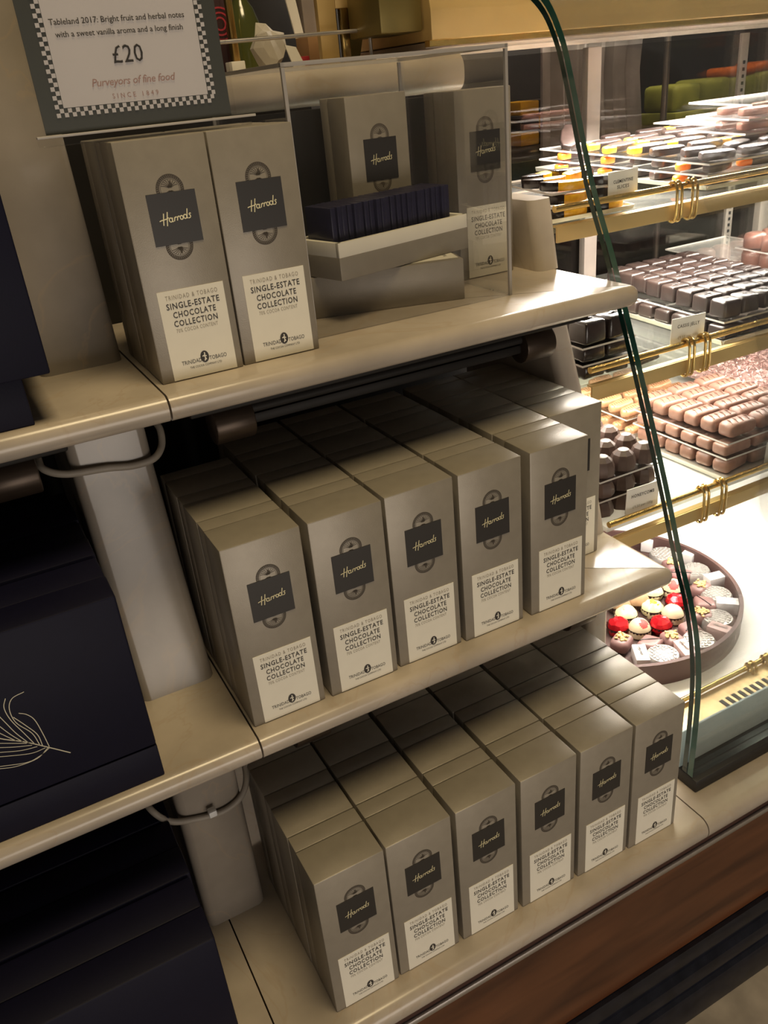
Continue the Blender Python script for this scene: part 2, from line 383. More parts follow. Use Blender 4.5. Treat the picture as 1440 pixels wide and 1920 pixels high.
def roundel(mb, cx, cz, r, y):
    for f, w in ((1., .0011), (.90, .0007), (.80, .0007), (.70, .0004)): mb.ribbon(ell(cx, cz, r*f, r*f, 36), w, y)
    for i in range(40):
        t = 2*PI*i/40; mb.ribbon([(cx+r*.80*math.cos(t), cz+r*.80*math.sin(t)), (cx+r*math.cos(t+.06), cz+r*math.sin(t+.06))], .0009, y)
    for i in range(9):                                # engraved leaf spray inside the ring
        t = PI*(.08+.105*i)
        for q in (1, -1): mb.ribbon([(cx+.06*r*math.cos(t), cz+q*.1*r), (cx+.40*r*math.cos(t), cz+q*r*(.16+.35*math.sin(t))), (cx+.62*r*math.cos(t+.12), cz+q*r*(.14+.52*math.sin(t)))], .0006, y)
    for q in (1, -1): mb.poly([(cx-.0024, cz+q*r*.15), (cx+.0022, cz+q*r*.10), (cx+.0030, cz+q*r*.30), (cx+.0006, cz+q*r*.62), (cx-.0004, cz+q*r*.36)][::q], y)
HALF = BW/2; LD = .0498
def U(u): return (u-.5)*BW
def V(v): return v*BH
lid_me = MB().box((0, LD/2, BH/2), (BW, LD, BH), .0015, 2).mesh('lid', 'paper')
back_me = MB().box((0, (LD+.0008+BD)/2, BH/2), (BW-.0006, BD-LD-.0008, BH-.0005), .0011, 2).mesh('back_tray', 'paper')
neck_me = MB().box((0, LD+.0004, BH/2), (BW-.004, .006, BH-.004)).mesh('neck', 'paper_in')
CU, CV = U(.514), V(.6875)
badge_me = MB().box((CU, -.0002, CV), (.0460, .0008, .0458), 0).mesh('badge', 'badge', False)
mb = MB(); script_word(mb, CU+.0002, CV+.0002, .0305, -.0010, .00092); script_me = mb.mesh('brand_lettering', 'script', False)
mb = MB(); roundel(mb, U(.519), V(.8015), .0126, -.00012); emblem_me = mb.mesh('emblem', 'brown', False)
mb = MB(); roundel(mb, U(.505), V(.5765), .0126, -.00012); emblem2_me = mb.mesh('emblem', 'brown', False)
label_me = MB().box((U(.529), -.0002, V(.203)), (.0660, .0006, V(.394)), 0).mesh('label', 'label', False)
mb = MB(); Y = -.00075
add_text(mb, 'SINGLE-ESTATE', .0530, U(.530), V(.320), Y, 1.12, .014, .0058)
add_text(mb, 'CHOCOLATE', .0430, U(.530), V(.281), Y, 1.14, .014, .0058)
add_text(mb, 'COLLECTION', .0440, U(.527), V(.243), Y, 1.14, .014, .0058)
title_me = mb.mesh('label_title', 'ink', False); mb = MB()
add_text(mb, 'TRINIDAD', .0205, U(.385), V(.068), Y, 1.0, .0, .0040)
add_text(mb, 'TOBAGO', .0180, U(.705), V(.068), Y, 1.0, .0, .0040)
add_text(mb, 'THE COCOA COMPANY LTD', .0330, U(.545), V(.046), Y, 1.0, .0, .0021)
maker_me = mb.mesh('maker_line', 'ink', False)
mb = MB()
add_text(mb, 'TRINIDAD & TOBAGO', .0520, U(.530), V(.360), Y, 1.25, -.004, .0042); origin_me = mb.mesh('origin_line', 'grey_ink', False); mb = MB()
add_text(mb, '70% COCOA CONTENT', .0420, U(.527), V(.216), Y, 1.15, -.004, .0036)
cocoa_me = mb.mesh('cocoa_line', 'grey_ink', False)
mb = MB(); mb.poly(ell(U(.545), V(.088), .0044, .0060, 20)[:-1], Y); seal_me = mb.mesh('seal', 'ink', False)
mb = MB(); sx, sz = U(.545), V(.088)
for st in ([(0, .0042), (.0006, .0030), (-.0004, .0010), (.0006, -.0012), (-.0004, -.0042)], [(-.0022, .0006), (0, .0014), (.0020, .0002)], [(.0006, -.0012), (.0014, -.0032)]):
    mb.ribbon([(sx+x, sz+z) for x, z in st], .0011, Y-.0002)
figure_me = mb.mesh('seal_figure', 'label', False)

def gift_box(label, group, loc, rz=0., printed=True):
    t = thing('gift_box', label, 'box', loc, rz, group)
    lid = link('lid', lid_me, t); link('back_tray', back_me, t); link('neck', neck_me, t)
    if printed:
        bd = link('badge', badge_me, lid); link('emblem', emblem_me, lid); link('emblem', emblem2_me, lid); lb = link('label', label_me, lid)
        link('brand_lettering', script_me, lid)
        link('label_title', title_me, lid); link('maker_line', maker_me, lid); link('origin_line', origin_me, lid); link('cocoa_line', cocoa_me, lid)
        link('seal', seal_me, lid); link('seal_figure', figure_me, lid)
    return t
ROWN = ['front', 'second', 'third', 'fourth']
def shelf_rows(z, fronts, rows, where, grp, ends):
    n = len(fronts)
    for c, (x, y) in enumerate(fronts):
        for k in range(rows[c]):
            col = 'leftmost' if c == 0 else ('rightmost' if c == n-1 else ORD[c]+' from the left')
            if n == 2: col = ('left', 'right')[c]
            if k == 0: lab = 'champagne gift box, %s in the front row of the %s' % (col, where)
            else: lab = 'gift box showing only its top, %s, %s row back, %s' % (col, ORD[k], where)
            jit = 0 if k == 0 else random.uniform(-.0008, .0008)
            gift_box(lab, grp, (x+HALF+jit, y+k*(BD+.0010), z), 0, k == 0)
shelf_rows(Z2, [(0, 0), (.0927, -.0016), (.1822, .0007), (.2724, -.0014), (.3683, -.0033)], [3, 4, 4, 4, 4], 'middle shelf', 'gift boxes on the middle shelf', 0)
for k in range(3):
    gift_box(['champagne gift box set back at the right end of the middle shelf, label half hidden', 'champagne gift box directly behind the set-back box on the middle shelf',
              'champagne gift box at the back right corner of the middle shelf'][k], 'gift boxes on the middle shelf', (.4538+HALF, .0712+k*(BD+.0006), Z2), 0, k == 0)
shelf_rows(Z3, [(.0033, -.1047), (.0909, -.1038), (.1820, -.1043), (.2728, -.1060), (.3628, -.1073), (.4505, -.1090)], [3, 4, 4, 4, 4, 4], 'lowest shelf', 'gift boxes on the lowest shelf', 0)
shelf_rows(Z1, [(.0035, .1055), (.0905, .1075)], [2, 2], 'upper shelf', 'gift boxes on the upper shelf', 0)
gift_box('champagne gift box standing inside the clear display cover behind the open tray', 'gift boxes on display', (.3260+HALF, .300, Z1)).scale = (1, 1, 1.06)
gift_box('champagne gift box standing just outside the right side of the clear display cover', 'gift boxes on display', (.4545+HALF, .258, Z1)).scale = (1, 1, 1.035)

# ---------------------------------------------------------------- clear display cover and its contents
cx0, cx1, cy0, cy1, cz1 = .186, .4530, .142, .385, .630
cv = thing('display_cover', 'clear acrylic display cover over the open chocolate tray on the upper shelf', 'cover', (cx0, cy0, Z1))
def L(mb): return local(mb, cv)
T = .004
L(MB().box(((cx0+cx1)/2, cy0+T/2, (Z1+cz1)/2), (cx1-cx0, T, cz1-Z1-.0006))).build('front_panel', 'acrylic', cv, False)
L(MB().box(((cx0+cx1)/2, cy1-T/2, (Z1+cz1)/2), (cx1-cx0, T, cz1-Z1-.0006))).build('back_panel', 'acrylic', cv, False)
for x in (cx0+T/2, cx1-T/2): L(MB().box((x, (cy0+cy1)/2, (Z1+cz1)/2), (T, cy1-cy0-2*T, cz1-Z1-.0006))).build('side_panel', 'acrylic', cv, False)
L(MB().box(((cx0+cx1)/2, (cy0+cy1)/2, cz1+T/2), (cx1-cx0, cy1-cy0, T))).build('top_panel', 'acrylic', cv, False)
mb = MB()                                              # glued seams show as milky lines
for x in (cx0, cx1):
    for y in (cy0, cy1): mb.box((x+(T/2 if x == cx0 else -T/2), y+(T/2 if y == cy0 else -T/2), (Z1+cz1)/2), (T*.9, T*.9, cz1-Z1-.001))
    mb.box((x+(T/2 if x == cx0 else -T/2), (cy0+cy1)/2, cz1+T/2), (T*.8, cy1-cy0, T*.9))
for y in (cy0+T/2, cy1-T/2): mb.box(((cx0+cx1)/2, y, cz1+T/2), (cx1-cx0, T*.8, T*.9))
L(mb).build('glued_seams', 'acrylic_edge', cv, False)

lidt = thing('flat_gift_box', 'champagne box lying flat on the upper shelf under the open tray', 'box', (.3125, .2475-.004, Z1), math.radians(-17.1))  # a lid lying on its own, not a whole box
LW = .2150
MB().box((0, 0, .0245), (LW, .0850, .0490), .0012, 2).build('box_shell', 'paper', lidt)
lab = MB().box((LW/2-.046, -.001, .0492), (.084, .066, .0006)).build('label', 'label', lidt, False)
mb = MB(); bm_t = text_mesh('TRINIDAD & TOBAGO', .040, 0, 1., 0., .0042)
for v in bm_t.vertices: v.co = (LW/2-.014-v.co.z, v.co.x, .0497)
mb.bm.from_mesh(bm_t); mb.build('maker_line', 'ink', lab, False)
tr = thing('open_box_tray', 'open champagne box base with cream rim full of navy squares, turned askew on the lid', 'tray', (.340-.0085, .242-.0085+.004, Z1+.0498), math.radians(13.))
TW, TDp = .2080, .0850
MB().box((0, 0, .0128), (TW, TDp, .0255), .0010, 2).build('tray_shell', 'paper', tr)
mb = MB()
for s in (-1, 1):
    mb.box((0, s*(TDp/2-.0035), .0335), (TW-.001, .006, .0165), .0008)
    mb.box((s*(TW/2-.0035), 0, .0335), (.006, TDp-.002, .0165), .0008)
mb.build('cream_rim', 'label', tr)
Rm = Matrix.Translation(tr.location) @ Matrix.Rotation(math.radians(13.), 4, 'Z')
sq_me = MB().box((0, 0, .0255), (.0068, .052, .051), .0010, 2).mesh('chocolate_square', 'navy_wrap')
for i in range(23):
    o = link('chocolate_square', sq_me); o.matrix_world = Rm @ Matrix.Translation((-.0915+i*.0083, .003+random.uniform(-.002, .002), .0262)) @ Matrix.Rotation(random.uniform(-.05, .05), 4, 'Z')
    tag(o, 'navy wrapped chocolate square standing in the open tray, %s from the left end' % ORD[i], 'chocolate', 'navy squares in the open tray')

# ---------------------------------------------------------------- price sign
sx0, sx1, sy, sz0, sz1 = -.044, .1255, .128, .5935, .800
sg = thing('price_sign', 'price sign with dark chequered border in a clear stand on the upper boxes', 'sign', ((sx0+sx1)/2, sy, Z1+BH+.0008))
def S(mb): return local(mb, sg)
S(MB().box(((sx0+sx1)/2, sy+.003, (sz0+sz1)/2), (sx1-sx0, .0012, sz1-sz0))).build('border_card', 'sign_green', sg, False)
b = .0125
S(MB().quad(sx0+b+.0072, sz0+b+.0072, sx1-b-.0072, sz1-.01, sy+.0020)).build('paper', 'sign_paper', sg, False)
mb = MB(); q = .0034
def chk(i, j): return (i+j) % 2 == 0
n = int((sx1-sx0-2*b)/q)
for i in range(n):
    for j in (0, 1):
        if chk(i, j): mb.quad(sx0+b+i*q, sz0+b+j*q, sx0+b+(i+1)*q, sz0+b+(j+1)*q, sy+.0016)
for j in range(2, int((sz1-sz0-b)/q)-1):
    for i in (0, 1):
        if chk(i, j): mb.quad(sx0+b+i*q, sz0+b+j*q, sx0+b+(i+1)*q, sz0+b+(j+1)*q, sy+.0016); mb.quad(sx1-b-(i+1)*q, sz0+b+j*q, sx1-b-i*q, sz0+b+(j+1)*q, sy+.0016)
S(mb).build('chequer_band', 'sign_paper', sg, False)
mb = MB(); Y = sy+.0012; cx = (sx0+sx1)/2
add_text(mb, 'linked to hazelnut, and a savoury note', .104, cx-.0035, .6960, Y, 1.0, .0)
add_text(mb, 'Tableland 2017: Bright fruit and herbal notes', .116, cx-.003, .6752, Y, 1.0, .004)
add_text(mb, 'with a sweet vanilla aroma and a long finish', .110, cx-.003, .6660, Y, 1.0, .004)
add_text(mb, '\u00a320', .0265, cx-.001, .6440, Y, 1.05, .0, .0135)
S(mb).build('sign_text', 'ink', sg, False)
mb = MB(); add_text(mb, 'Purveyors of fine food', .073, cx-.0005, .6272, Y, .95, .0)
for v in mb.bm.verts: v.co.x += (v.co.z-.6272)*.25
add_text(mb, 'SINCE 1849', .041, cx-.001, .6168, Y, 1.7, .0, .0038)
S(mb).build('tagline', 'pinkish', sg, False)
S(MB().box((cx+.001, sy-.0006, (sz0+sz1)/2), (sx1-sx0+.006, .0012, sz1-sz0+.004))).build('clear_sheet', 'acrylic', sg, False)
S(MB().box((cx+.006, sy+.012, Z1+BH+.0045), (.192, .030, .0074), .0005)).build('stand_foot', 'acrylic', sg, False)
S(MB().box((cx+.006, sy-.004, Z1+BH+.0088), (.200, .004, .0022), .0005)).build('foot_edge', 'acrylic_edge', sg, False)

# ---------------------------------------------------------------- navy boxes at the left
def navy_box(label, loc, w=.46, overhang=0.):
    t = thing('navy_gift_box', label, 'box', loc, 0, 'navy gift boxes'); h = .2185; zs = .041
    if overhang:
        MB().box((-w/2, .045, (h+.045)/2), (w, .092, h-.045), .002, 2).build('lid', 'navy', t)
        MB().box((-w/2-.012, .047, .024), (w-.024, .078, .048), .0015, 2).build('base', 'navy', t)
    else:
        MB().box((-w/2, .0222, (h+zs)/2), (w, .0444, h-zs), .0024, 2).build('lid', 'navy', t)
        MB().box((-w/2, .0222, zs/2-.0006), (w, .0444, zs-.0012), .0015, 2).build('base', 'navy', t)
        MB().box((-w/2, .0678, h/2-.0008), (w-.001, .0444, h-.0016), .0024, 2).build('back_tray', 'navy', t)
    return t
nb = navy_box('navy gift box with a silver feather, front one on the middle left shelf', (-.1035, -.014, Z2))
navy_box('second navy gift box back on the middle left shelf', (-.1035, .0785, Z2)); navy_box('third navy gift box back on the middle left shelf', (-.1035, .171, Z2))
navy_box('front navy gift box on the lowest left shelf, cut by the frame', (-.1075, -.105, Z3)); navy_box('second navy gift box back on the lowest left shelf', (-.1060, -.0125, Z3)); navy_box('third navy gift box back on the lowest left shelf', (-.1045, .080, Z3))
navy_box('navy gift box with an overhanging lid on the upper left shelf', (-.0985, .068, Z1), .46, .012)
navy_box('navy gift box behind the overhanging one on the upper left shelf', (-.0985, .163, Z1), .46, .012)
# feather printed on the front of the first navy box
mb = MB(); fy = -.0003
def FP(p): return [(x, z) for x, z in p]
shaft = [(-0.1806, 0.0704), (-0.1993, 0.0879), (-0.2146, 0.1016), (-0.2319, 0.1144), (-0.2457, 0.1292)]
barbs = [[(-0.1961, 0.0862), (-0.1976, 0.1033), (-0.2001, 0.1205), (-0.2048, 0.1291), (-0.2105, 0.1334)], [(-0.2031, 0.0915), (-0.2059, 0.1075), (-0.2152, 0.1248), (-0.2164, 0.1409), (-0.2114, 0.1507), (-0.2005, 0.1532)], [(-0.2069, 0.0951), (-0.2121, 0.1106), (-0.2185, 0.1296), (-0.2200, 0.1442), (-0.2164, 0.1531)], [(-0.2109, 0.0978), (-0.2182, 0.1137), (-0.2232, 0.1288), (-0.2293, 0.1472)], [(-0.2156, 0.1022), (-0.2227, 0.1144), (-0.2312, 0.1328)], [(-0.2204, 0.1059), (-0.2271, 0.1151), (-0.2367, 0.1293)], [(-0.1965, 0.0847), (-0.2062, 0.0799), (-0.2186, 0.0783), (-0.2402, 0.0850)], [(-0.1996, 0.0864), (-0.2117, 0.0862), (-0.2289, 0.0920), (-0.2434, 0.0980)], [(-0.2056, 0.0911), (-0.2192, 0.0934), (-0.2360, 0.0999)], [(-0.2094, 0.0947), (-0.2243, 0.1002), (-0.2406, 0.1078)], [(-0.1974, 0.0856), (-0.2091, 0.0782), (-0.2280, 0.0784), (-0.2450, 0.0843)], [(-0.2130, 0.0989), (-0.2273, 0.1063), (-0.2412, 0.1135)], [(-0.2011, 0.0901), (-0.2021, 0.1040), (-0.2088, 0.1185), (-0.2157, 0.1313)]]
def rel(p): return [(a+.1035, b) for a, b in p]
def smooth2(p, n=6): return [(v.x, v.y) for v in catmull([(a, b, 0) for a, b in p], n)]
mb.ribbon(smooth2(rel(shaft)), .0010, fy)
for bb in barbs: mb.ribbon(smooth2(rel(bb)), .0007, fy)
mb.build('feather_print', 'feather', [c for c in nb.children if c.name.startswith('lid')][0], False)

# ---------------------------------------------------------------- cables and light fittings under the shelves
def cable(pts, label, clip=None):
    o = thing('cable', label, 'cable', pts[0])
    mb = MB(); mb.tube([p for p in catmull(pts, 7)], .0040, 10); local(mb, o).build('cord', 'cable', o)
    if clip:
        local(MB().box(clip, (.010, .010, .009), .0015), o).build('clip', 'white_plastic', o)
cable([(-0.1240, 0.2050, 0.2856), (-0.1221, 0.1850, 0.2784), (-0.1020, 0.1765, 0.2700), (-0.0610, 0.1765, 0.2648), (-0.0331, 0.1765, 0.2598), (-0.0100, 0.1770, 0.2614), (0.0040, 0.1900, 0.2686), (0.0091, 0.2050, 0.2826), (0.0071, 0.2200, 0.2896)], 'grey cable looped across the left marble upright under the upper shelf')
cable([(-0.1251, 0.1300, -0.1325), (-0.1215, 0.0880, -0.1312), (-0.1042, 0.0815, -0.1549), (-0.0737, 0.0815, -0.1686), (-0.0405, 0.0815, -0.1745), (-0.0160, 0.0830, -0.1654), (-0.0021, 0.0950, -0.1516), (0.0040, 0.1200, -0.1391)], 'grey cable with a white clip looped across the lower left marble upright', (-0.0554, 0.0760, -0.1635))
def fitting(x0, x1, y, z, r, label):
    o = thing('lamp_housing', label, 'light fitting', (x0, y, z))
    local(MB().box(((x0+x1)/2, y, z+r+.0135), (x1-x0+.06, .090, .0100), .002), o).build('mounting_plate', 'dark', o)
    a = [(y+.5*r*math.cos(t), z+.010+.4*r*math.sin(t)) for t in [PI*(-.15+1.3*i/14) for i in range(15)]]
    inn = [(y+(.5*r-.003)*math.cos(t), z+.010+(.4*r-.003)*math.sin(t)) for t in [PI*(-.15+1.3*i/14) for i in range(15)]][::-1]
    local(MB().prism(a+inn, (x0+.012, x1-.012), 'x'), o).build('reflector', 'dark', o)
    for x in (x0, x1-.045):
        c = [(y+(r+.002)*math.cos(2*PI*i/24), z+(r+.002)*math.sin(2*PI*i/24)) for i in range(24)]
        local(MB().prism(c, (x, x+.045), 'x', bev=.002), o).build('end_cap', 'bronze', o)
    for x in (x0+.06, x1-.06): local(MB().box((x, y, z+r+.0040), (.02, .012, .0120)), o).build('bracket', 'dark', o)
    local(MB().box(((x0+x1)/2, y, z-.002), (x1-x0-.05, .012, .012), .003), o).build('tube', 'dark', o)
fitting(.050, .500, .135, .297, .0195, 'dark bronze tube light fitting under the upper shelf')
fitting(.050, .500, .045, -.064, .0195, 'dark bronze tube light fitting under the middle shelf')
fitting(-.55, -.13, .135, .297, .0195, 'dark bronze tube light fitting under the upper left shelf')
# ---------------------------------------------------------------- glass display case
GX0, GX1 = .601, 1.75
prof = [(v.x, v.y) for v in catmull([(a, b, 0) for a, b in [(-.078, -.340), (-.079, -.250), (-.076, -.166), (-.066, -.100), (-.049, -.045), (-.026, .010), (.012, .113), (.065, .245), (.103, .335), (.128, .392), (.170, .479), (.209, .589), (.232, .643), (.268, .688), (.33, .722), (.42, .738)]], 5)]
def sheet(off0, off1):
    t = bmesh.new(); A = []; B = []
    for i, (y, z) in enumerate(prof):
        y0, z0 = prof[max(i-1, 0)]; y1, z1 = prof[min(i+1, len(prof)-1)]
        l = math.hypot(y1-y0, z1-z0); ny, nz = (z1-z0)/l, -(y1-y0)/l       # inward normal (+y side)
        for lst, o in ((A, off0), (B, off1)): lst.append([t.verts.new((x, y+ny*o, z+nz*o)) for x in (GX0, GX1)])
    for i in range(len(prof)-1):
        for k, a in enumerate((A, B)): t.faces.new((a[i][0], a[i][1], a[i+1][1], a[i+1][0]))
        t.faces.new((A[i][0], A[i+1][0], B[i+1][0], B[i][0])); t.faces.new((A[i][1], B[i][1], B[i+1][1], A[i+1][1]))
    t.faces.new((A[0][0], B[0][0], B[0][1], A[0][1])); t.faces.new((A[-1][0], A[-1][1], B[-1][1], B[-1][0]))
    bmesh.ops.recalc_face_normals(t, faces=t.faces[:])
    for f in t.faces: f.material_index = 1 if (abs(f.normal.x) > .9 or f.calc_area() < .012*1.3 and len(f.verts) == 4 and min(e.calc_length() for e in f.edges) < .0001) else 0
    return t
gl = thing('curved_glass_front', 'curved glass front of the chocolate display case with a dark green edge', 'glass', (GX0, -.078, -.34))
for o0, o1, nm, em in ((0, .0098, 'outer_pane', 'glass_edge'), (.0118, .0200, 'inner_pane', 'glass_edge_dark')):
    mb = MB(); mb._merge(sheet(o0, o1)); local(mb, gl).build(nm, ['glass', em], gl)
cs = thing('display_case', 'brass trimmed glass display case filled with chocolates on three tiers', 'display case', (GX0, .0, Z3))
def K(mb): return local(mb, cs)
K(MB().box(((GX0+GX1)/2, -.066, -.353), (GX1-GX0, .040, .022), .002)).build('base_gasket', 'rubber', cs)
K(MB().box(((GX0+GX1)/2, -.050, -.3065), (GX1-GX0-.001, .004, .069), .001)).build('front_kick_panel', 'bluegrey', cs)
DZ = -.345
K(MB().box(((GX0+GX1)/2, .40, DZ-.006), (GX1-GX0, .70, .012))).build('deck', 'white_deck', cs)
vp = K(MB().box(((GX0+GX1)/2, -.0005, DZ+.0005), (GX1-GX0, .098, .002), .0005)).build('vent_plate', 'yellow_deck', cs)
mb = MB()
for i in range(34): mb.box((.768+i*.0140, .0065, DZ+.0018), (.0072, .030, .0012))
K(mb).build('vent_slots', 'slot', vp, False)
# tiers: y of the rod, z of the rod, z of the glass shelf
TIERS = [(.250, .4335, .407), (.170, .2235, .196), (.120, -.0020, -.013)]
FASC = [.399, .188, -.042]
NAMES = ['top', 'middle', 'lower']
for (ry, rz, dz), nm, fz in zip(TIERS, NAMES, FASC):
    sh = K(MB().box(((GX0+GX1)/2+.004, (ry+.715)/2+.004, dz-.004), (GX1-GX0-.008, .715-ry-.012, .008))).build('glass_shelf', 'glare_shelf' if nm == 'lower' else 'shelf_glass', cs, False)
    rod = K(MB().tube([(GX0+.002, ry, rz), (GX1, ry, rz)], .0048, 14)).build('brass_rod', 'brass', cs)
    fa = MB(); fa.box(((GX0+GX1)/2+.002, ry-.001, fz), (GX1-GX0-.006, .004, .022), .001); fa.box(((GX0+GX1)/2+.002, ry+.004, fz+.0105), (GX1-GX0-.006, .010, .003), .001)
    K(fa).build('brass_fascia', 'satin_brass', cs)
K(MB().tube([(GX0+.002, .050, DZ+.0095), (GX1, .050, DZ+.0095)], .0045, 14)).build('brass_rod', 'brass', cs)
# rear of the case: smoked sliding doors, mullions, slotted standards, trough and canopy
K(MB().box(((GX0+GX1)/2, .742, .145), (GX1-GX0, .006, .97))).build('rear_door', 'casewall', cs, False)
for x in (1.072, 1.60): K(MB().box((x, .726, .146), (.034, .018, .972), .002)).build('mullion', 'mullion', cs)
for x in (.66,): K(MB().box((x, .726, .06), (.030, .018, .82), .002)).build('mullion', 'mullion', cs)
st = K(MB().box((1.497, .7345, .146), (.022, .008, .972), .001)).build('slotted_standard', 'mullion', cs)
mb = MB()
for i in range(60): mb.box((1.497, .7303, -.22+i*.0135), (.006, .002, .0065))
K(mb).build('standard_slots', 'slot', st, False)
K(MB().prism([(.48, .6455), (.48, .6530), (.738, .6530), (.738, .6385), (.718, .6385), (.712, .6455)], (.552, GX1), 'x')).build('light_trough', 'trough', cs)
cn = thing('brass_canopy', 'brass canopy beam over the top of the display case', 'canopy', (.5, .45, .66))
local(MB().prism([(.455, .6545), (.455, .692), (.470, .760), (.72, .760), (.72, .6545)], (.548, GX1), 'x', bev=.002), cn).build('fascia', 'satin_brass', cn)
local(MB().box((.512, .525, .705), (.068, .10, .075), .003), cn).build('end_block', 'olive', cn)
local(MB().prism([(.462, .647), (.462, .6545), (.475, .6545), (.475, .647)], (.548, GX1), 'x'), cn).build('lower_bead', 'brass', cn)
br = thing('brass_stand', 'tall brass sheet stand with a dark recess behind the display cover', 'stand', (.47, .60, .637))
mb = MB(); mb.box((.454, .60, .715), (.029, .012, .156), .001); mb.box((.5070, .60, .752), (.077, .012, .082), .001); local(mb, br).build('front_sheet', 'satin_brass', br)
local(MB().prism([(.492, .637), (.492, .735), (.540, .735), (.512, .637)], (.618, .630), 'y'), br).build('inner_sheet', 'olive', br)
local(MB().box((.4725, .612, .688), (.006, .010, .098)), br).build('dark_slot', 'slot', br)
local(MB().box((.4825, .600, .688), (.012, .010, .096), .001), br).build('lip', 'brass', br)
# rods' hanging clips
def hook(x, y, z, zf, label):
    o = thing('rail_clip', label, 'clip', (x, y, z))
    for dx in (-.0048, .0048):
        p = [(x+dx, y+.006, z-.004), (x+dx, y+.004, z+.005), (x+dx, y-.003, z+.0075), (x+dx, y-.0095, z), (x+dx, y-.011, z-.015), (x+dx, y-.0105, zf-.014), (x+dx, y-.005, zf-.021), (x+dx, y+.002, zf-.020)]
        local(MB().tube(catmull(p, 5), .0022, 8), o).build('wire_loop', 'brass', o)
    local(MB().box((x, y, z+.0065), (.013, .006, .0025), .0008), o).build('bridge', 'brass', o)
for (ry, rz, dz), nm, fz, xs in zip(TIERS, NAMES, FASC, [(.824, .855), (.788, .820), (.791, .829)]):
    for x, s in zip(xs, ('left', 'right')): hook(x, ry, rz, fz+.008, '%s of the two brass clips hanging on the rail of the %s tier' % (s, nm))
for x, s in ((.868, 'left'), (.905, 'right')): hook(x, .050, DZ+.0095, DZ+.024, '%s of the two brass clips on the low rail above the vent slots' % s)

# price cards
def price_card(pts, lines, label, sub=None):
    """pts: bottom-left, bottom-right, top-right, top-left corners"""
    P = [Vector(p) for p in pts]; o = thing('price_card', label, 'card', (P[0]+P[1])/2)
    ex = (P[1]-P[0]); w = ex.length; ex.normalize(); ey = (P[3]-P[0]); h = ey.length; ez = ex.cross(ey).normalized(); ey = ez.cross(ex)
    R = Matrix((ex, -ez, ey)).transposed().to_4x4(); o.matrix_world = Matrix.Translation((P[0]+P[1])/2) @ R
    MB().box((0, .0005, h/2), (w, .0010, h), .0002).build('card_sheet', 'card', o, False)
    mb = MB(); z = .56 if sub else .50
    for i, (s, f) in enumerate(lines): add_text(mb, s, w*f, 0, h*(z+.08)-i*h*.20, -.0003, 1.15, .012, h*.12)
    mb.build('card_text', 'ink', o, False)
    if sub: mb = MB(); add_text(mb, sub, w*.62, w*.02, h*.24, -.0003, 1.1, 0., h*.10); mb.build('card_price', 'grey_ink', o, False)
    MB().box((0, .006, .0035), (w*.45, .010, .007), .001).build('card_holder', 'acrylic', o, False)
price_card(((0.7087, 0.2620, 0.4283), (0.7638, 0.2620, 0.4296), (0.7613, 0.2620, 0.4675), (0.6956, 0.2620, 0.4642)), [('CLEMENTINE', .66), ('SLICES', .40)], 'white card reading CLEMENTINE SLICES on the top tier')
price_card(((0.7662, 0.1820, 0.2187), (0.8341, 0.1820, 0.2165), (0.8171, 0.1820, 0.2592), (0.7542, 0.1820, 0.2590)), [('CASSIS JELLY', .66)], 'white card reading CASSIS JELLY on the middle tier', '\u00a39.50 per 100g')
price_card(((0.6457, 0.1320, -0.0079), (0.7104, 0.1320, -0.0104), (0.6960, 0.1320, 0.0351), (0.6370, 0.1320, 0.0362)), [('HONEYCOMB', .70)], 'white card reading HONEYCOMB on the lower tier', '\u00a39.50 per 100g')
price_card(((0.9441, 0.1320, -0.0204), (1.0099, 0.1320, -0.0230), (0.9943, 0.1320, 0.0251), (0.9284, 0.1320, 0.0291)), [('CRISP', .70)], 'white card at the right edge of the photo on the lower tier, mostly cut off')

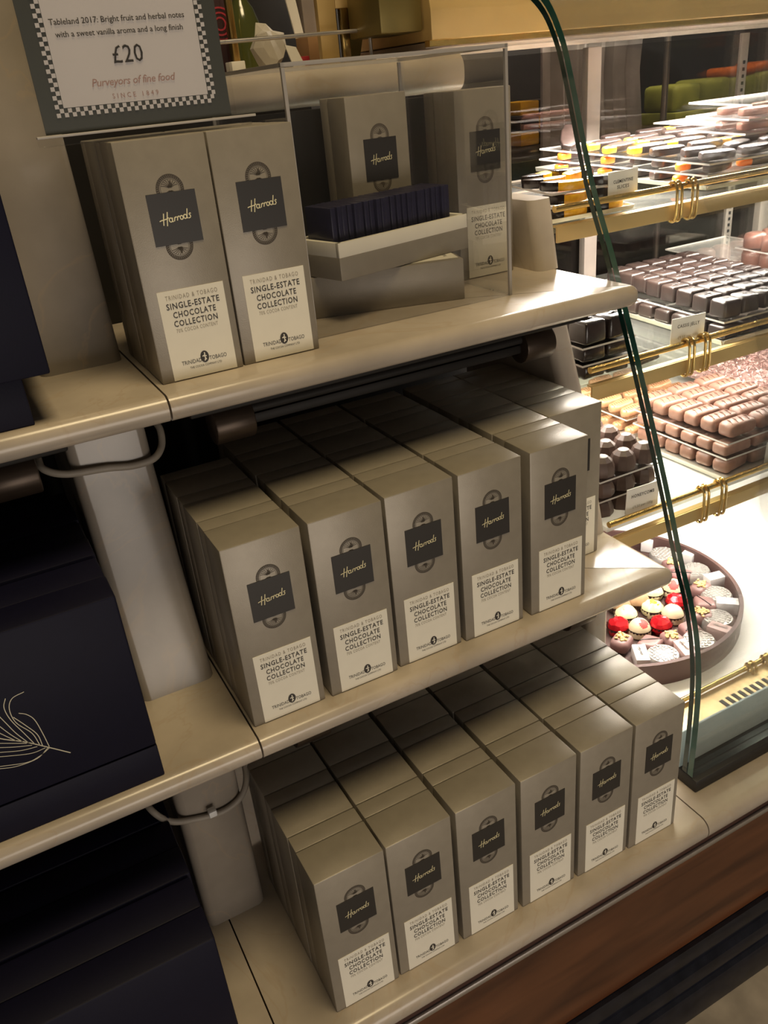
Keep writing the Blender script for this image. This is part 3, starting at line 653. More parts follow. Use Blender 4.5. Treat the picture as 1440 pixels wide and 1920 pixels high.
# ---------------------------------------------------------------- trays, sheets and chocolates
class Tray:
    """local frame: front-left corner P0, s runs right along the rail, t runs to the rear, up is the normal"""
    def __init__(s, P0, P1, ang=0.):
        s.o = Vector(P0); ey = (Vector(P1)-s.o); s.len = ey.length; ey.normalize()
        ex = Vector((math.cos(ang), math.sin(ang), 0)); ez = ex.cross(ey).normalized()
        if ez.z < 0: ez = -ez
        s.sk = ey; s.ex = ex; s.ez = ez
    def M(s, a, t, h=0., rz=0.):
        p = s.o+s.ex*a+s.sk*t+s.ez*h; ey = s.ez.cross(s.ex)
        return Matrix.Translation(p) @ Matrix((s.ex, ey, s.ez)).transposed().to_4x4() @ Matrix.Rotation(rz, 4, 'Z')
    def plate(s, name, m, w, d, h, label, cat, th=.003, lip=0., s0=0., t0=0.):
        c = [s.o+s.ex*a+s.sk*t+s.ez*h for a, t in ((s0, t0), (s0+w, t0), (s0+w, t0+d), (s0, t0+d))]; t = bmesh.new()
        A = [t.verts.new(p-s.o) for p in c]; B = [t.verts.new(p-s.o+s.ez*th) for p in c]
        t.faces.new(A[::-1]); t.faces.new(B)
        for i in range(4): t.faces.new((A[i], A[(i+1) % 4], B[(i+1) % 4], B[i]))
        for i, f in enumerate(t.faces): f.material_index = 0 if i < 2 else 1
        mb = MB(); mb._merge(t)
        if lip:
            for i in range(4):
                p, q = c[i]-s.o, c[(i+1) % 4]-s.o; d_ = (q-p).normalized(); nn = d_.cross(s.ez)*.0012
                t = bmesh.new(); vs = [p-nn, q-nn, q+nn, p+nn]
                A = [t.verts.new(v) for v in vs]; B = [t.verts.new(v+s.ez*lip+(d_.cross(s.ez))*.003) for v in vs]
                t.faces.new(A[::-1]); t.faces.new(B)
                for j in range(4): t.faces.new((A[j], A[(j+1) % 4], B[(j+1) % 4], B[j]))
                mb._merge(t)
        o = mb.build(name, m if isinstance(m, list) else [m, m], None, False); o.location = s.o
        return tag(o, label, cat)
SH = ['acrylic', 'acrylic_edge']; SHD = ['hazy_acrylic', 'acrylic_edge']
def put(me, tr, a, t, h, rz, name, label, group, cat='chocolate'):
    o = link(name, me); o.matrix_world = tr.M(a, t, h, rz); return tag(o, label, cat, group)
def cube_mesh(w, d, h, m, ridge=True, bev=.004, wob=.0006, nm='chocolate', seed=0, segs=3):
    rnd = random.Random(seed); mb = MB(); mb.box((0, 0, h/2), (w, d, h), bev, segs)
    for v in mb.bm.verts:
        k = 1-.05*(v.co.z/h); v.co.x *= k; v.co.y *= k
        v.co += Vector((rnd.uniform(-wob, wob), rnd.uniform(-wob, wob), rnd.uniform(-wob, wob)*.7 if v.co.z > h*.5 else 0))
    if ridge:
        mb.tube([(-w*.34, -d*.1, h-.0004), (0, 0, h+.0006), (w*.36, d*.12, h-.0004)], .0007, 6)
        mb.tube([(-w*.1, d*.3, h-.0004), (0, 0, h+.0006), (w*.05, -d*.3, h-.0004)], .0006, 6)
    return mb.mesh(nm, m, True, 60)
def bar_mesh(w, d, h, m, seed=0, waves=True):
    rnd = random.Random(seed); t = bmesh.new(); nx, ny = 10, 6; top = []; mb = MB()
    mb.box((0, 0, h*.45), (w, d, h*.9), h*.28, 3)
    for v in mb.bm.verts:
        if v.co.z > h*.3:
            v.co.z += h*.10*math.cos(v.co.x/w*PI)+rnd.uniform(-.0006, .0006)
        v.co.x += rnd.uniform(-.0006, .0006); v.co.y += rnd.uniform(-.0006, .0006)
    if waves:
        for i in range(4):
            x = -w*.32+i*w*.21
            mb.tube([(x-w*.05, -d*.28, h*.93), (x+w*.03, 0, h*1.0), (x+w*.06, d*.28, h*.93)], .0009, 6)
    t.free(); return mb.mesh('chocolate_bar', m, True, 60)
def nth(i): return ORD[i]
# --- middle tier: cassis cubes
ca = Tray((0.8874, 0.1907, 0.2280), (0.9079, 0.4188, 0.2280))
ca.plate('serving_tray', ['tray', 'tray'], .250, .380, -.0310, 'steel tray under the cassis squares on the middle tier', 'tray', .002, .008, -.006, -.006)
ca.plate('acrylic_sheet', SH, .235, .365, 0., 'clear acrylic sheet carrying the upper layer of cassis squares', 'sheet')
cm = [cube_mesh(.0365, .0345, .0275, 'choc_mid', True, .0045, .0007, seed=i) for i in range(4)]
for j in range(8):
    for i in range(5):
        put(cm[(i+2*j) % 4], ca, .026+i*.0430+random.uniform(-.0015, .0015)+j*.0035, .026+j*.0425+random.uniform(-.001, .001), .0032, random.uniform(-.09, .09), 'chocolate_square',
            'cassis chocolate in the upper layer, %s row behind rail, %s from left' % (nth(j), nth(i)), 'cassis squares, upper layer')
cl = [cube_mesh(.0365, .0345, .0215, 'choc_mid', True, .0045, .0007, seed=9+i) for i in range(3)]
for j in range(8):
    for i in range(4):
        if i > 0 and j > 0: continue
        put(cl[(i+j) % 3], ca, .022+i*.0430, .022+j*.0430, -.0285, random.uniform(-.08, .08), 'chocolate_square',
            'cassis chocolate under the clear sheet, %s row behind rail, %s from left' % (nth(j), nth(i)), 'cassis squares, lower layer')
# --- middle tier: black truffle cubes at left
bt = Tray((.612, .196, .1965), (.618, .33, .1965))
bm_ = [cube_mesh(.0420, .0400, .0345, 'choc_black', False, .005, .0005, seed=20+i) for i in range(3)]
crest = [(0, .0345), (0, .069), (0, .1035)]
LAY = ['bottom', 'middle', 'top']
for k in range(3):
    if k: bt.plate('acrylic_sheet', SH, .098, .150, k*.0255-.0030, 'clear acrylic sheet under the %s layer of black square truffles' % LAY[k], 'sheet', .0028)
bq = [cube_mesh(.0415, .0395, hh, 'choc_black', False, .0048, .0005, seed=25+q) for q, hh in enumerate((.0215, .0215, .0335))]
def black_cube(hh, seed):
    mb = MB(); me = cube_mesh(.0415, .0395, hh, 'choc_black', False, .0048, .0004, seed=seed); mb.bm.from_mesh(me); bpy.data.meshes.remove(me)
    mb.prism([(-.019, hh-.004), (-.012, hh+.0005), (0, hh+.0030), (.013, hh+.0005), (.019, hh-.004)], (-.0032, .0032), 'y', Matrix.Rotation(.25, 4, 'Z'), .0010)
    return mb.mesh('truffle', 'choc_black', True, 60)
bq = [black_cube(.0215, 1), black_cube(.0215, 2), black_cube(.0330, 3)]
for k in range(3):
    for j in range(3):
        for i in range(2):
            put(bq[k], bt, .026+i*.0455+j*.004, .024+j*.0440, k*.0255+.0002, random.uniform(-.06, .06), 'square_truffle',
                'glossy black square truffle, %s layer, %s row from the rail, %s' % (LAY[k], nth(j), ('left', 'right')[i]), 'black square truffles')
put(bar_mesh(.050, .026, .011, 'choc_black', 3, False), bt, .128, .015, .0005, .15, 'chocolate_bar', 'single flat black chocolate lying right of the square truffles', 'black square truffles')
# --- middle tier, rear: round brown chocolates under a clear sheet and a stack at right
def drum_mesh(r, h, m, seed=0):
    rnd = random.Random(seed); mb = MB(); mb.lathe([(0, 0), (r*.97, 0), (r, h*.12), (r*.98, h*.72), (r*.86, h*.93), (r*.5, h*1.02), (0, h*.98)], 22)
    for v in mb.bm.verts: v.co += Vector((rnd.uniform(-.0005, .0005), rnd.uniform(-.0005, .0005), 0))
    return mb.mesh('round_chocolate', m, True, 60)
rb = Tray((1.2101, 0.3746, 0.1966), (1.2601, 0.7455, 0.1966))
rb.plate('serving_tray', ['tray', 'tray'], .26, .320, -.0002, 'steel tray of round brown chocolates at the right of the middle tier', 'tray', .002, .012, -.006, -.010)
rb.plate('acrylic_sheet', SHD, .185, .195, .0295, 'clear acrylic sheet over the round brown chocolates at the right of the middle tier', 'sheet', .003, 0, .0, .115)
dm = [drum_mesh(.0212, .0272, 'choc_brown', i) for i in range(3)]
for j in range(6):
    for i in range(4):
        if i > 0 and 2 < j < 5: continue
        put(dm[(i+j) % 3], rb, .022+i*.0470, .018+j*.0470, .0018, 0, 'round_chocolate', 'round brown chocolate on the right tray, %s row from the front, %s from left' % (nth(j), nth(i)), 'round brown chocolates')
for k in (1, 2):
    rb.plate('acrylic_sheet', SH, .20, .098, k*.0312-.0013, 'clear acrylic sheet under the %s layer of the round chocolate stack' % LAY[k], 'sheet', .0028, 0, 0., 0.)
    for j in range(2):
        for i in range(4):
            put(dm[(i+j+k) % 3], rb, .023+i*.047+k*.001, .022+j*.048, k*.0312+.0018, 0, 'round_chocolate', 'round brown chocolate stacked at the right, %s layer, %s row, %s from left' % (LAY[k], ('front', 'rear')[j], nth(i)), 'stack of round brown chocolates')
# --- lower tier: milk chocolate bars
cb = Tray((0.8662, 0.1419, 0.0450), (0.8660, 0.3510, 0.0450))
cb.plate('serving_tray', ['tray', 'tray'], .224, .222, -.0560, 'steel tray under the milk chocolate bars on the lower tier', 'tray', .002, .009, -.012, -.012)
cb.plate('acrylic_sheet', SH, .205, .212, -.0265, 'clear acrylic sheet under the middle layer of milk chocolate bars', 'sheet')
cb.plate('acrylic_sheet', SH, .205, .212, 0., 'clear acrylic sheet under the top layer of milk chocolate bars', 'sheet')
mbars = [bar_mesh(.060, .0305, .0245, 'choc_milk', i) for i in range(4)]; lbars = [bar_mesh(.060, .0305, .0205, 'choc_milk', 10+i, False) for i in range(3)]
for j in range(6):
    for i in range(3):
        put(mbars[(i+j) % 4], cb, .044+i*.0660+random.uniform(-.002, .002)-j*.0015, .024+j*.0345+random.uniform(-.001, .001), .0032, .02+random.uniform(-.06, .06), 'chocolate_bar',
            'milk chocolate bar in the top layer, %s row behind rail, %s from left' % (nth(j), nth(i)), 'milk chocolate bars, top layer')
for k, (hh, nm) in enumerate(((-.0235, 'middle'), (-.0538, 'bottom'))):
    for j in range(6):
        for i in range(3):
            if i > 0 and j > 0: continue
            put(lbars[(i+j) % 3] if k == 0 else mbars[(i+j+1) % 4], cb, .032+i*.0645, .020+j*.0345, hh, random.uniform(-.06, .06) if k == 0 else .12+random.uniform(-.1, .1), 'chocolate_bar',
                'milk chocolate bar in the %s layer, %s row behind rail, %s from left' % (nm, nth(j), nth(i)), 'milk chocolate bars, %s layer' % nm)
# --- lower tier: caramel leaf chocolates behind at left
lf = Tray((0.8660, 0.3699, 0.0185), (0.8658, 0.5699, 0.0185))
def leaf_mesh(seed=0):
    rnd = random.Random(seed); mb = MB(); L_, W_ = .064, .027
    pts = [(-L_/2, 0), (-L_*.36, -W_*.42), (0, -W_/2), (L_*.36, -W_*.42), (L_/2, 0), (L_*.36, W_*.42), (0, W_/2), (-L_*.36, W_*.42)]
    mb.prism(pts, (0, .014), 'z', None, .0045, 3)
    for i in range(9):
        x = -L_*.36+i*L_*.09; w = W_*.40*(1-(abs(x)/L_*1.6)**2)
        mb.tube([(x-.003, -w, .0130), (x+.001, 0, .0152), (x+.004, w, .0130)], .0010, 6)
    return mb.mesh('leaf_chocolate', 'choc_tan', True, 60)
lm = [leaf_mesh(i) for i in range(2)]
lf.plate('serving_tray', ['tray', 'tray'], .20, .22, -.0285, 'steel tray under the ridged caramel chocolates on the lower tier', 'tray', .002, .007, -.01, -.002)
lf.plate('acrylic_sheet', SH, .185, .20, 0., 'clear acrylic sheet under the upper ridged caramel chocolates', 'sheet')
for j in range(6):
    for i in range(3):
        if j == 5 and i == 0: continue
        put(lm[(i+j) % 2], lf, .030+i*.064, .016+j*.0325, .0032, .05+random.uniform(-.1, .1), 'leaf_chocolate', 'ridged caramel chocolate in the upper layer, %s row back, %s from left' % (nth(j), nth(i)), 'ridged caramel chocolates')
        if (i == 0 or j == 0) and j < 5: put(lm[(i+j+1) % 2], lf, .026+i*.064, -.002+j*.0330, -.0262, random.uniform(-.1, .1), 'leaf_chocolate', 'ridged caramel chocolate under the clear sheet, %s row back, %s from left' % (nth(j), nth(i)), 'ridged caramel chocolates')
# --- lower tier: heap of flakes
fk = Tray((1.1437, 0.1818, 0.0030), (1.1945, 0.5326, 0.0030))
fk.plate('serving_tray', ['tray', 'tray'], .40, .37, -.014, 'steel tray under the heap of pink chocolate flakes', 'tray', .002, .008)
mb = MB(); rnd = random.Random(5)
mb.box((.20, .185, .004), (.36, .33, .012), .005)
for i in range(2200):
    x, y = rnd.uniform(.012, .385), rnd.uniform(.008, .36); hz = .010+.030*max(0, 1-((x-.19)/.20)**2)*max(0, 1-((y-.18)/.20)**2)
    s_ = rnd.uniform(.0035, .0085)
    mx = Matrix.Translation((x, y, hz+rnd.uniform(-.004, .004))) @ Matrix.Rotation(rnd.uniform(0, 6.3), 4, 'Z') @ Matrix.Rotation(rnd.uniform(-1, 1), 4, 'X') @ Matrix.Rotation(rnd.uniform(-1, 1), 4, 'Y')
    mb.box((0, 0, 0), (s_, s_*.7, .0016), 0, 1, mx)
o = mb.build('chocolate_flakes', 'flake', None, False); o.matrix_world = fk.M(0, 0, -.003)
tag(o, 'heap of pink chocolate flakes in a tray at the rear of the lower tier', 'chocolate flakes', None, 'stuff')
# --- lower tier: honeycomb domes at left
hc = Tray((.612, .152, -.0127), (.622, .32, -.0127))
def dome_mesh(seed, h=.0305, r=.0203):
    rnd = random.Random(seed); mb = MB(); mb.lathe([(0, 0), (r*.97, 0), (r, h*.14), (r*.97, h*.42), (r*.78, h*.74), (r*.42, h*.95), (0, h*1.04)], 9, mx=Matrix.Rotation(rnd.uniform(0, 1), 4, 'Z'))
    return mb.mesh('honeycomb_dome', 'choc_grey', True, 18)
dmn = [dome_mesh(i) for i in range(3)]; dlow = [dome_mesh(5+i, .0285) for i in range(3)]
for k in range(3):
    if k: hc.plate('acrylic_sheet', SH, .124, .175, k*.0330-.0032, 'clear acrylic sheet under the %s layer of honeycomb domes' % LAY[k], 'sheet', .0028)
    for j in range(4):
        for i in range(3):
            put(dmn[(i+j+k) % 3] if k == 2 else dlow[(i+j) % 3], hc, .021+i*.0412, .022+j*.0425, k*.0330+.0001, 0, 'honeycomb_dome', 'faceted honeycomb chocolate dome, %s layer, %s row from the rail, %s' % (LAY[k], nth(j), ('left', 'middle', 'right')[i]), 'honeycomb domes') if not (k < 2 and j > 1) else None
# --- top tier: clementine slices at left
def slice_mesh(r, h, m, a0=0., a1=PI, bev=.0016):
    pts = [(r*math.cos(a0+(a1-a0)*i/14), r*.78*math.sin(a0+(a1-a0)*i/14)) for i in range(15)]+[(r*.12*math.cos(a1), 0), (r*.12*math.cos(a0), 0)]
    mb = MB(); mb.prism(pts, (0, h), 'z', None, bev, 2); return mb
def clementine(tr, a, t, h, rz, label, flip=1):
    o = thing('clementine_slice', label, 'candied fruit', (0, 0, 0), 0, 'clementine slices'); o.matrix_world = tr.M(a, t, h, rz)
    slice_mesh(.034, .0120, 0, 0., PI*.98).build('fruit', 'orange', o)
    mb = MB(); pts = [(.0357*math.cos(-.10+1.25*i/12), -.001+.0281*math.sin(-.10+1.25*i/12)) for i in range(13)]+[(.003, .012), (.001, -.0015)]
    mb.prism(pts, (-.0001, .0128), 'z', None, .0022, 2); mb.build('chocolate_coat', 'choc_black', o)
    return o
cm_ = Tray((0.6172, 0.2740, 0.4470), (0.6517, 0.4180, 0.4470))
cm_.plate('serving_tray', ['tray', 'tray'], .15, .20, -.0360, 'steel tray under the clementine slices at the left of the top tier', 'tray', .002, .006, -.004, -.004)
cm_.plate('acrylic_sheet', SH, .145, .19, -.0175, 'lower clear acrylic sheet under the clementine slices', 'sheet')
cm_.plate('acrylic_sheet', SH, .145, .19, 0., 'upper clear acrylic sheet under the clementine slices', 'sheet')
k = 0
for j, row in enumerate([(.036, .104), (.030, .100), (.040, .110)]):
    for i, a in enumerate(row):
        clementine(cm_, a, .024+j*.058, .0032, [2.7, 3.4, 3.0, .4, 3.6, 2.9, 2.8, 3.3, 3.0, 2.6][k], 'candied clementine slice half dipped in chocolate, %s row back, %s from left' % (nth(j), nth(i))); k += 1
for hh, ln in ((-.0143, 'middle'), (-.0338, 'bottom')):
    for i in range(2): clementine(cm_, .036+i*.071, .024, hh, [3.0, 3.3][i], 'candied clementine slice in the %s layer of the small stack, %s from the left' % (ln, nth(i)))
# --- top tier: orange-and-chocolate sticks
def stick(tr, a, t, h, rz, label, L_=.070, orange=False, tilt=0., m='choc_dark', grp='chocolate dipped orange pieces'):
    o = thing('dipped_orange', label, 'candied fruit', (0, 0, 0), 0, grp); o.matrix_world = tr.M(a, t, h, rz) @ Matrix.Rotation(tilt, 4, 'Y')
    W_ = .030; pts = [(-L_/2, -W_*.18), (-L_*.40, -W_*.42), (-L_*.15, -W_/2), (L_*.2, -W_*.46), (L_*.42, -W_*.36), (L_/2, -W_*.05), (L_*.46, W_*.30), (L_*.2, W_*.46), (-L_*.2, W_/2), (-L_*.42, W_*.36)]
    mb = MB(); mb.prism(pts, (0, .0125), 'z', None, .0032, 3); mb.build('chocolate_coat', m, o, True, 60)
    if orange:
        q = [(-L_*.5-.016, -W_*.20), (-L_*.5-.010, -W_*.34), (-L_*.40, -W_*.40), (-L_*.40, W_*.34), (-L_*.5-.008, W_*.32), (-L_*.5-.016, W_*.1)]
        mb = MB(); mb.prism(q, (.0008, .0112), 'z', None, .0025, 2); mb.build('fruit_end', 'orange' if orange == 1 else 'deep_orange', o, True, 60)
    return o
og = Tray((0.9637, 0.3156, 0.4440), (0.8795, 0.6550, 0.4709))
og.plate('serving_tray', ['tray', 'tray'], .42, .345, -.0360, 'steel tray under the chocolate dipped oranges on the top tier', 'tray', .002, .007, -.004, -.004)
og.plate('acrylic_sheet', SH, .41, .34, -.0175, 'lower clear acrylic sheet under the chocolate dipped oranges', 'sheet')
og.plate('acrylic_sheet', SH, .41, .34, 0., 'upper clear acrylic sheet under the chocolate dipped oranges', 'sheet')
n_ = 0
for j in range(7):
    for i in range(4):
        if j == 6 and i == 0: continue
        a = .048+i*.088+(j % 2)*.016; t = .026+j*.0455
        stick(og, a, t, .0034, .10+random.uniform(-.22, .22), 'chocolate dipped orange piece, top layer, %s row behind rail, %s from left' % (nth(j), nth(i)), .076 if i else .070, 1 if (j in (3, 4, 5) and i in (0, 1)) or (i+j) % 5 == 4 else False); n_ += 1
stick(og, .030, .305, .0150, .9, 'chocolate dipped orange piece leaning up at the rear left of the top layer', .070, False, -.45)
for hh, ln in ((-.0143, 'middle'), (-.0338, 'bottom')):
    for j in range(7): stick(og, .050+(j % 2)*.008, .024+j*.0470, hh, .15+random.uniform(-.1, .1), 'chocolate dipped orange piece in the %s layer, %s along the left edge' % (ln, nth(j)), .066, 2 if j in (1, 4, 6) else False)
    for i in range(1, 4): stick(og, .050+i*.096, .022, hh, random.uniform(-.1, .1), 'chocolate dipped orange piece in the %s layer, %s along the front' % (ln, nth(i)), .072, 2 if i == 1 else False)
ob = Tray(Vector((1.1464, 0.4600, 0.4677))+Vector((0, 0, .0165)), Vector((1.1464, 0.6400, 0.4717))+Vector((0, 0, .0165)))
ob.plate('acrylic_sheet', SHD, .20, .17, 0., 'clear acrylic sheet lying at the rear of the top tier', 'sheet')
ost = Tray((1.1374, 0.4000, 0.4563), (1.1474, 0.6000, 0.4643))
for k in range(3):
    ost.plate('acrylic_sheet', SH, .24, .15, k*.0225+.0145, 'clear acrylic sheet above the %s layer of the stack at the top right' % LAY[k], 'sheet', .0032, 0, -.010+k*.004, -.008)
    for j in range(2):
        for i in range(2): stick(ost, .050+i*.085, .030+j*.050, k*.0225+(.0002 if k == 0 else -.0045+.0005), .05, 'chocolate coated piece in the top right stack, %s layer, %s row, %s' % (LAY[k], ('front', 'rear')[j], ('left', 'right')[i]), .078, 1 if k == 0 else False, 0, 'choc_brown', 'stack of coated pieces')
# ---------------------------------------------------------------- round chocolate box on the deck
RX, RY, RR, RZ0, RZ1 = .803, .328, .2385, DZ, -.300
rbx = thing('round_chocolate_box', 'large round brown box of assorted chocolates on the bright deck of the case', 'box', (RX, RY, RZ0+.0004))
HH = RZ1-RZ0-.0004
MB().lathe([(0, 0), (RR, 0), (RR, HH*.62), (RR+.0012, HH*.63), (RR+.0012, HH), (RR-.006, HH), (RR-.006, .006), (0, .006)], 96).build('drum', 'drum', rbx, True, 30)
MB().lathe([(0, .0062), (RR-.008, .0062), (RR-.008, .0120), (0, .0120)], 64).build('inner_tray', 'cup', rbx, True, 30)
BZ = RZ0+.0126
def cupmesh(r, h):
    mb = MB(); n = 40; t = bmesh.new(); A = []; B = []
    for i in range(n):
        k = 1+(.05 if i % 2 else -.03)
        A.append(t.verts.new((r*.8*math.cos(2*PI*i/n), r*.8*math.sin(2*PI*i/n), 0))); B.append(t.verts.new((r*k*math.cos(2*PI*i/n), r*k*math.sin(2*PI*i/n), h+(.0012 if i % 2 else 0))))
    t.faces.new(A[::-1])
    for i in range(n): t.faces.new((A[i], A[(i+1) % n], B[(i+1) % n], B[i]))
    mb._merge(t); return mb.mesh('paper_cup', 'cup', False)
cup_s, cup_b = cupmesh(.0215, .016), cupmesh(.0270, .014)
def blob(r, h, m, seed, lump=.0, n=20, foil=False, nm='shell'):
    rnd = random.Random(seed); mb = MB(); mb.lathe([(0, 0), (r*.86, 0), (r, h*.25), (r*.97, h*.5), (r*.80, h*.78), (r*.45, h*.96), (0, h)], n)
    for v in mb.bm.verts:
        f = 1+rnd.uniform(-lump, lump); v.co.x *= f; v.co.y *= f; v.co.z *= 1+rnd.uniform(-lump, lump)
    return mb, nm, m
def base_thing(name, label, x, y, rz, grp): return thing(name, label, 'chocolate', (x, y, BZ), rz, grp)
G = 'assorted chocolates in the round box'
def foilball(x, y, lab, s):
    o = base_thing('red_foil_chocolate', lab, x, y, s, G); mb, nm, m = blob(.0205, .030, 'red_foil', s, .09, 12); mb.build('foil_wrap', m, o, True, 12); link('paper_cup', cup_s, o)
def whitedome(x, y, lab, s):
    o = base_thing('white_dome_chocolate', lab, x, y, [-1.4, .2, -2.4][s % 3], G); mb = MB(); q = [(.0215*max(0., 1-(i/16)**2.4)**.5, .033*i/16) for i in range(17)]; mb.lathe([(0, 0), (.019, 0)]+q[1:], 40)
    me = mb.mesh('shell', ['white_choc', 'blotch'], True, 60); rnd = random.Random(s); off = [rnd.uniform(-.25, .25) for _ in range(12)]
    for p in me.polygons:                              # raspberry dusting on one shoulder of the dome
        dx, dy, dz_ = p.center.x-.011, p.center.y, (p.center.z-.028)*1.1; a_ = math.atan2(dz_, dy)
        if math.sqrt(dx*dx+dy*dy+dz_*dz_) < .0092*(1+off[int((a_+PI)/(2*PI)*11.99)]): p.material_index = 1
    link('shell', me, o)
    link('paper_cup', cup_s, o)
def lemon(x, y, lab, s):
    o = base_thing('lemon_chocolate', lab, x, y, s, G); mb, nm, m = blob(.0215, .027, 'lemon', s, .10, 14); mb.build('shell', m, o, True, 60)
    t = MB(); rnd = random.Random(s)
    for i in range(22):
        a, d = rnd.uniform(0, 6.3), rnd.uniform(0, .016); t.box((0, 0, 0), (.006, .004, .003), .001, 1, Matrix.Translation((d*math.cos(a), d*math.sin(a), .027*math.sqrt(max(.05, 1-(d/.021)**2)))) @ Matrix.Rotation(rnd.uniform(0, 6), 4, 'Z'))
    t.build('lemon_pieces', 'yellow_dust' if s % 2 else 'lemon', o); link('paper_cup', cup_s, o)
def tanegg(x, y, lab, s):
    o = base_thing('dusted_chocolate', lab, x, y, s, G); mb, nm, m = blob(.022, .034, 'tan_choc', s, .04); 
    for v in mb.bm.verts: v.co.x *= 1.15; v.co.y *= .9
    mb.build('shell', m, o, True, 60); link('paper_cup', cup_s, o)
def nutchoc(x, y, lab, s):
    o = base_thing('nut_topped_chocolate', lab, x, y, s, G); MB().box((0, 0, .013), (.040, .034, .026), .010, 4).build('shell', 'pink_choc', o, True, 60)
    t = MB(); rnd = random.Random(s)
    for i in range(34):
        t.box((0, 0, 0), (.0055, .0045, .0035), .0012, 1, Matrix.Translation((rnd.gauss(0, .0062), rnd.gauss(0, .0055), .0262+rnd.uniform(0, .003))) @ Matrix.Rotation(rnd.uniform(0, 6), 4, 'Z') @ Matrix.Rotation(rnd.uniform(-.6, .6), 4, 'X'))
    t.build('nut_topping', 'nut', o)
def ridged(x, y, lab, s):
    o = base_thing('ridged_chocolate', lab, x, y, s, G); mb = MB(); mb.prism([(-.024, -.014), (.010, -.021), (.025, .012), (-.010, .021)], (0, .024), 'z', None, .0075, 4); mb.build('shell', 'pink_choc', o, True, 60)
    MB().tube([(-.017, -.004, .0236), (0, .002, .0246), (.018, .008, .0236)], .0012, 8).build('ridge', 'choc_dark', o)
def foilcoin(x, y, lab, s):
    o = base_thing('foil_wrapped_chocolate', lab, x, y, s, G); mb = MB(); mb.lathe([(0, 0), (.0275, 0), (.0290, .004), (.0285, .017), (.0255, .0215), (.012, .0228), (0, .0230)], 30)
    for i in range(-3, 4):
        for j in range(-3, 4):
            if math.hypot(i, j) < 3.3: mb.box((i*.0068, j*.0068, .0226), (.0062 if (i+j) % 2 else .0040, .0040 if (i+j) % 2 else .0062, .0016), .0005, 1)
    mb.build('foil_wrap', 'foil', o, True, 40); link('paper_cup', cup_b, o)
def minibar(x, y, rz, m, lab, txt=True):
    o = base_thing('wrapped_mini_bar', lab, x, y, rz, G); MB().box((0, 0, .0125), (.046, .0235, .025), .0015, 2).build('wrapper', m, o)
    if txt:
        mb = MB(); script_word(mb, -.003, 0, .026, 0, .0013)
        for v in mb.bm.verts: v.co = (v.co.x, v.co.z, .0253)
        bmesh.ops.reverse_faces(mb.bm, faces=[f for f in mb.bm.faces if f.normal.z < 0])
        mb.build('brand_lettering', 'brown', o, False)
foilball(0.7523, 0.2477, 'red foil chocolate at the left edge of the round box', 1)
foilball(0.8932, 0.2447, 'red foil chocolate beside the glass edge, between two white domes', 2)
foilball(0.8179, 0.2078, 'red foil chocolate nearest the front of the round box', 3)
foilball(0.9263, 0.3118, 'red foil chocolate just under the marble shelf corner', 4)
whitedome(0.9231, 0.2819, 'white dome chocolate with a red blotch, rearmost of three', 5)
whitedome(0.7793, 0.2216, 'white dome chocolate with a red blotch, front one of three', 6)
whitedome(0.8595, 0.2202, 'white dome chocolate with a red blotch, middle one of three', 7)
lemon(0.8827, 0.2957, 'pale lemon chocolate at the rear, under the marble shelf edge', 8)
lemon(0.8439, 0.2556, 'pale lemon chocolate between the dusted egg and the white dome', 9)
lemon(0.7917, 0.2689, 'crumbly lemon chocolate behind the leftmost red foil one', 10)
tanegg(0.8013, 0.2987, 'dusted tan chocolate at the far left of the round box', 11)
tanegg(0.8355, 0.2890, 'dusted tan chocolate second from the left under the shelf', 12)
nutchoc(0.7229, 0.2062, 'nut topped chocolate at the front left of the round box', 13)
nutchoc(0.7989, 0.1612, 'nut topped chocolate at the front, left of the glass edge', 14)
nutchoc(0.8930, 0.1819, 'nut topped chocolate right of the glass edge', 15)
nutchoc(0.9610, 0.2490, 'nut topped chocolate in the rear right of the round box', 16)
nutchoc(0.9770, 0.3387, 'nut topped chocolate at the rear beside the shelf corner', 17)
ridged(0.7594, 0.1740, 'mauve ridged chocolate at the front of the round box', 18)
ridged(0.8460, 0.1652, 'mauve ridged chocolate crossed by the glass edge', 19)
ridged(0.9277, 0.2074, 'mauve ridged chocolate right of the glass edge', 20)
ridged(0.9672, 0.3036, 'mauve ridged chocolate at the rear left of the glass edge', 21)
foilcoin(0.7523, 0.1356, 'silver foil round chocolate at the front rim', 22)
foilcoin(0.8321, 0.1311, 'silver foil round chocolate at the front right rim', 23)
foilcoin(0.9076, 0.1587, 'silver foil round chocolate with basket pattern at the right rim', 24)
foilcoin(0.9661, 0.2140, 'silver foil round chocolate at the right rear rim, second from the rear', 25)
foilcoin(0.9998, 0.2984, 'silver foil round chocolate at the rear right rim', 26)
foilcoin(0.9949, 0.3808, 'silver foil round chocolate at the rear rim near the shelf', 27)
minibar(0.7207, 0.1564, -2.130, 'bar_white', 'white wrapped mini bar with lettering at the front left rim', True)
minibar(0.7919, 0.1251, -1.878, 'bar_pink', 'pale pink wrapped mini bar with lettering at the front rim', True)
minibar(0.8855, 0.1295, -1.241, 'bar_pink', 'pale pink wrapped mini bar with lettering at the right rim', True)
minibar(0.9608, 0.1797, -0.779, 'bar_white', 'blank white mini bar at the right rim', False)
minibar(1.0115, 0.2557, -0.196, 'bar_white', 'blank white mini bar at the rear right rim', False)
minibar(1.0436, 0.3521, -2.790, 'bar_white', 'blank white mini bar at the rear rim beside the glass edge', False)
minibar(1.0138, 0.4433, -2.525, 'bar_white', 'blank white mini bar at the rear rim near the shelf', False)

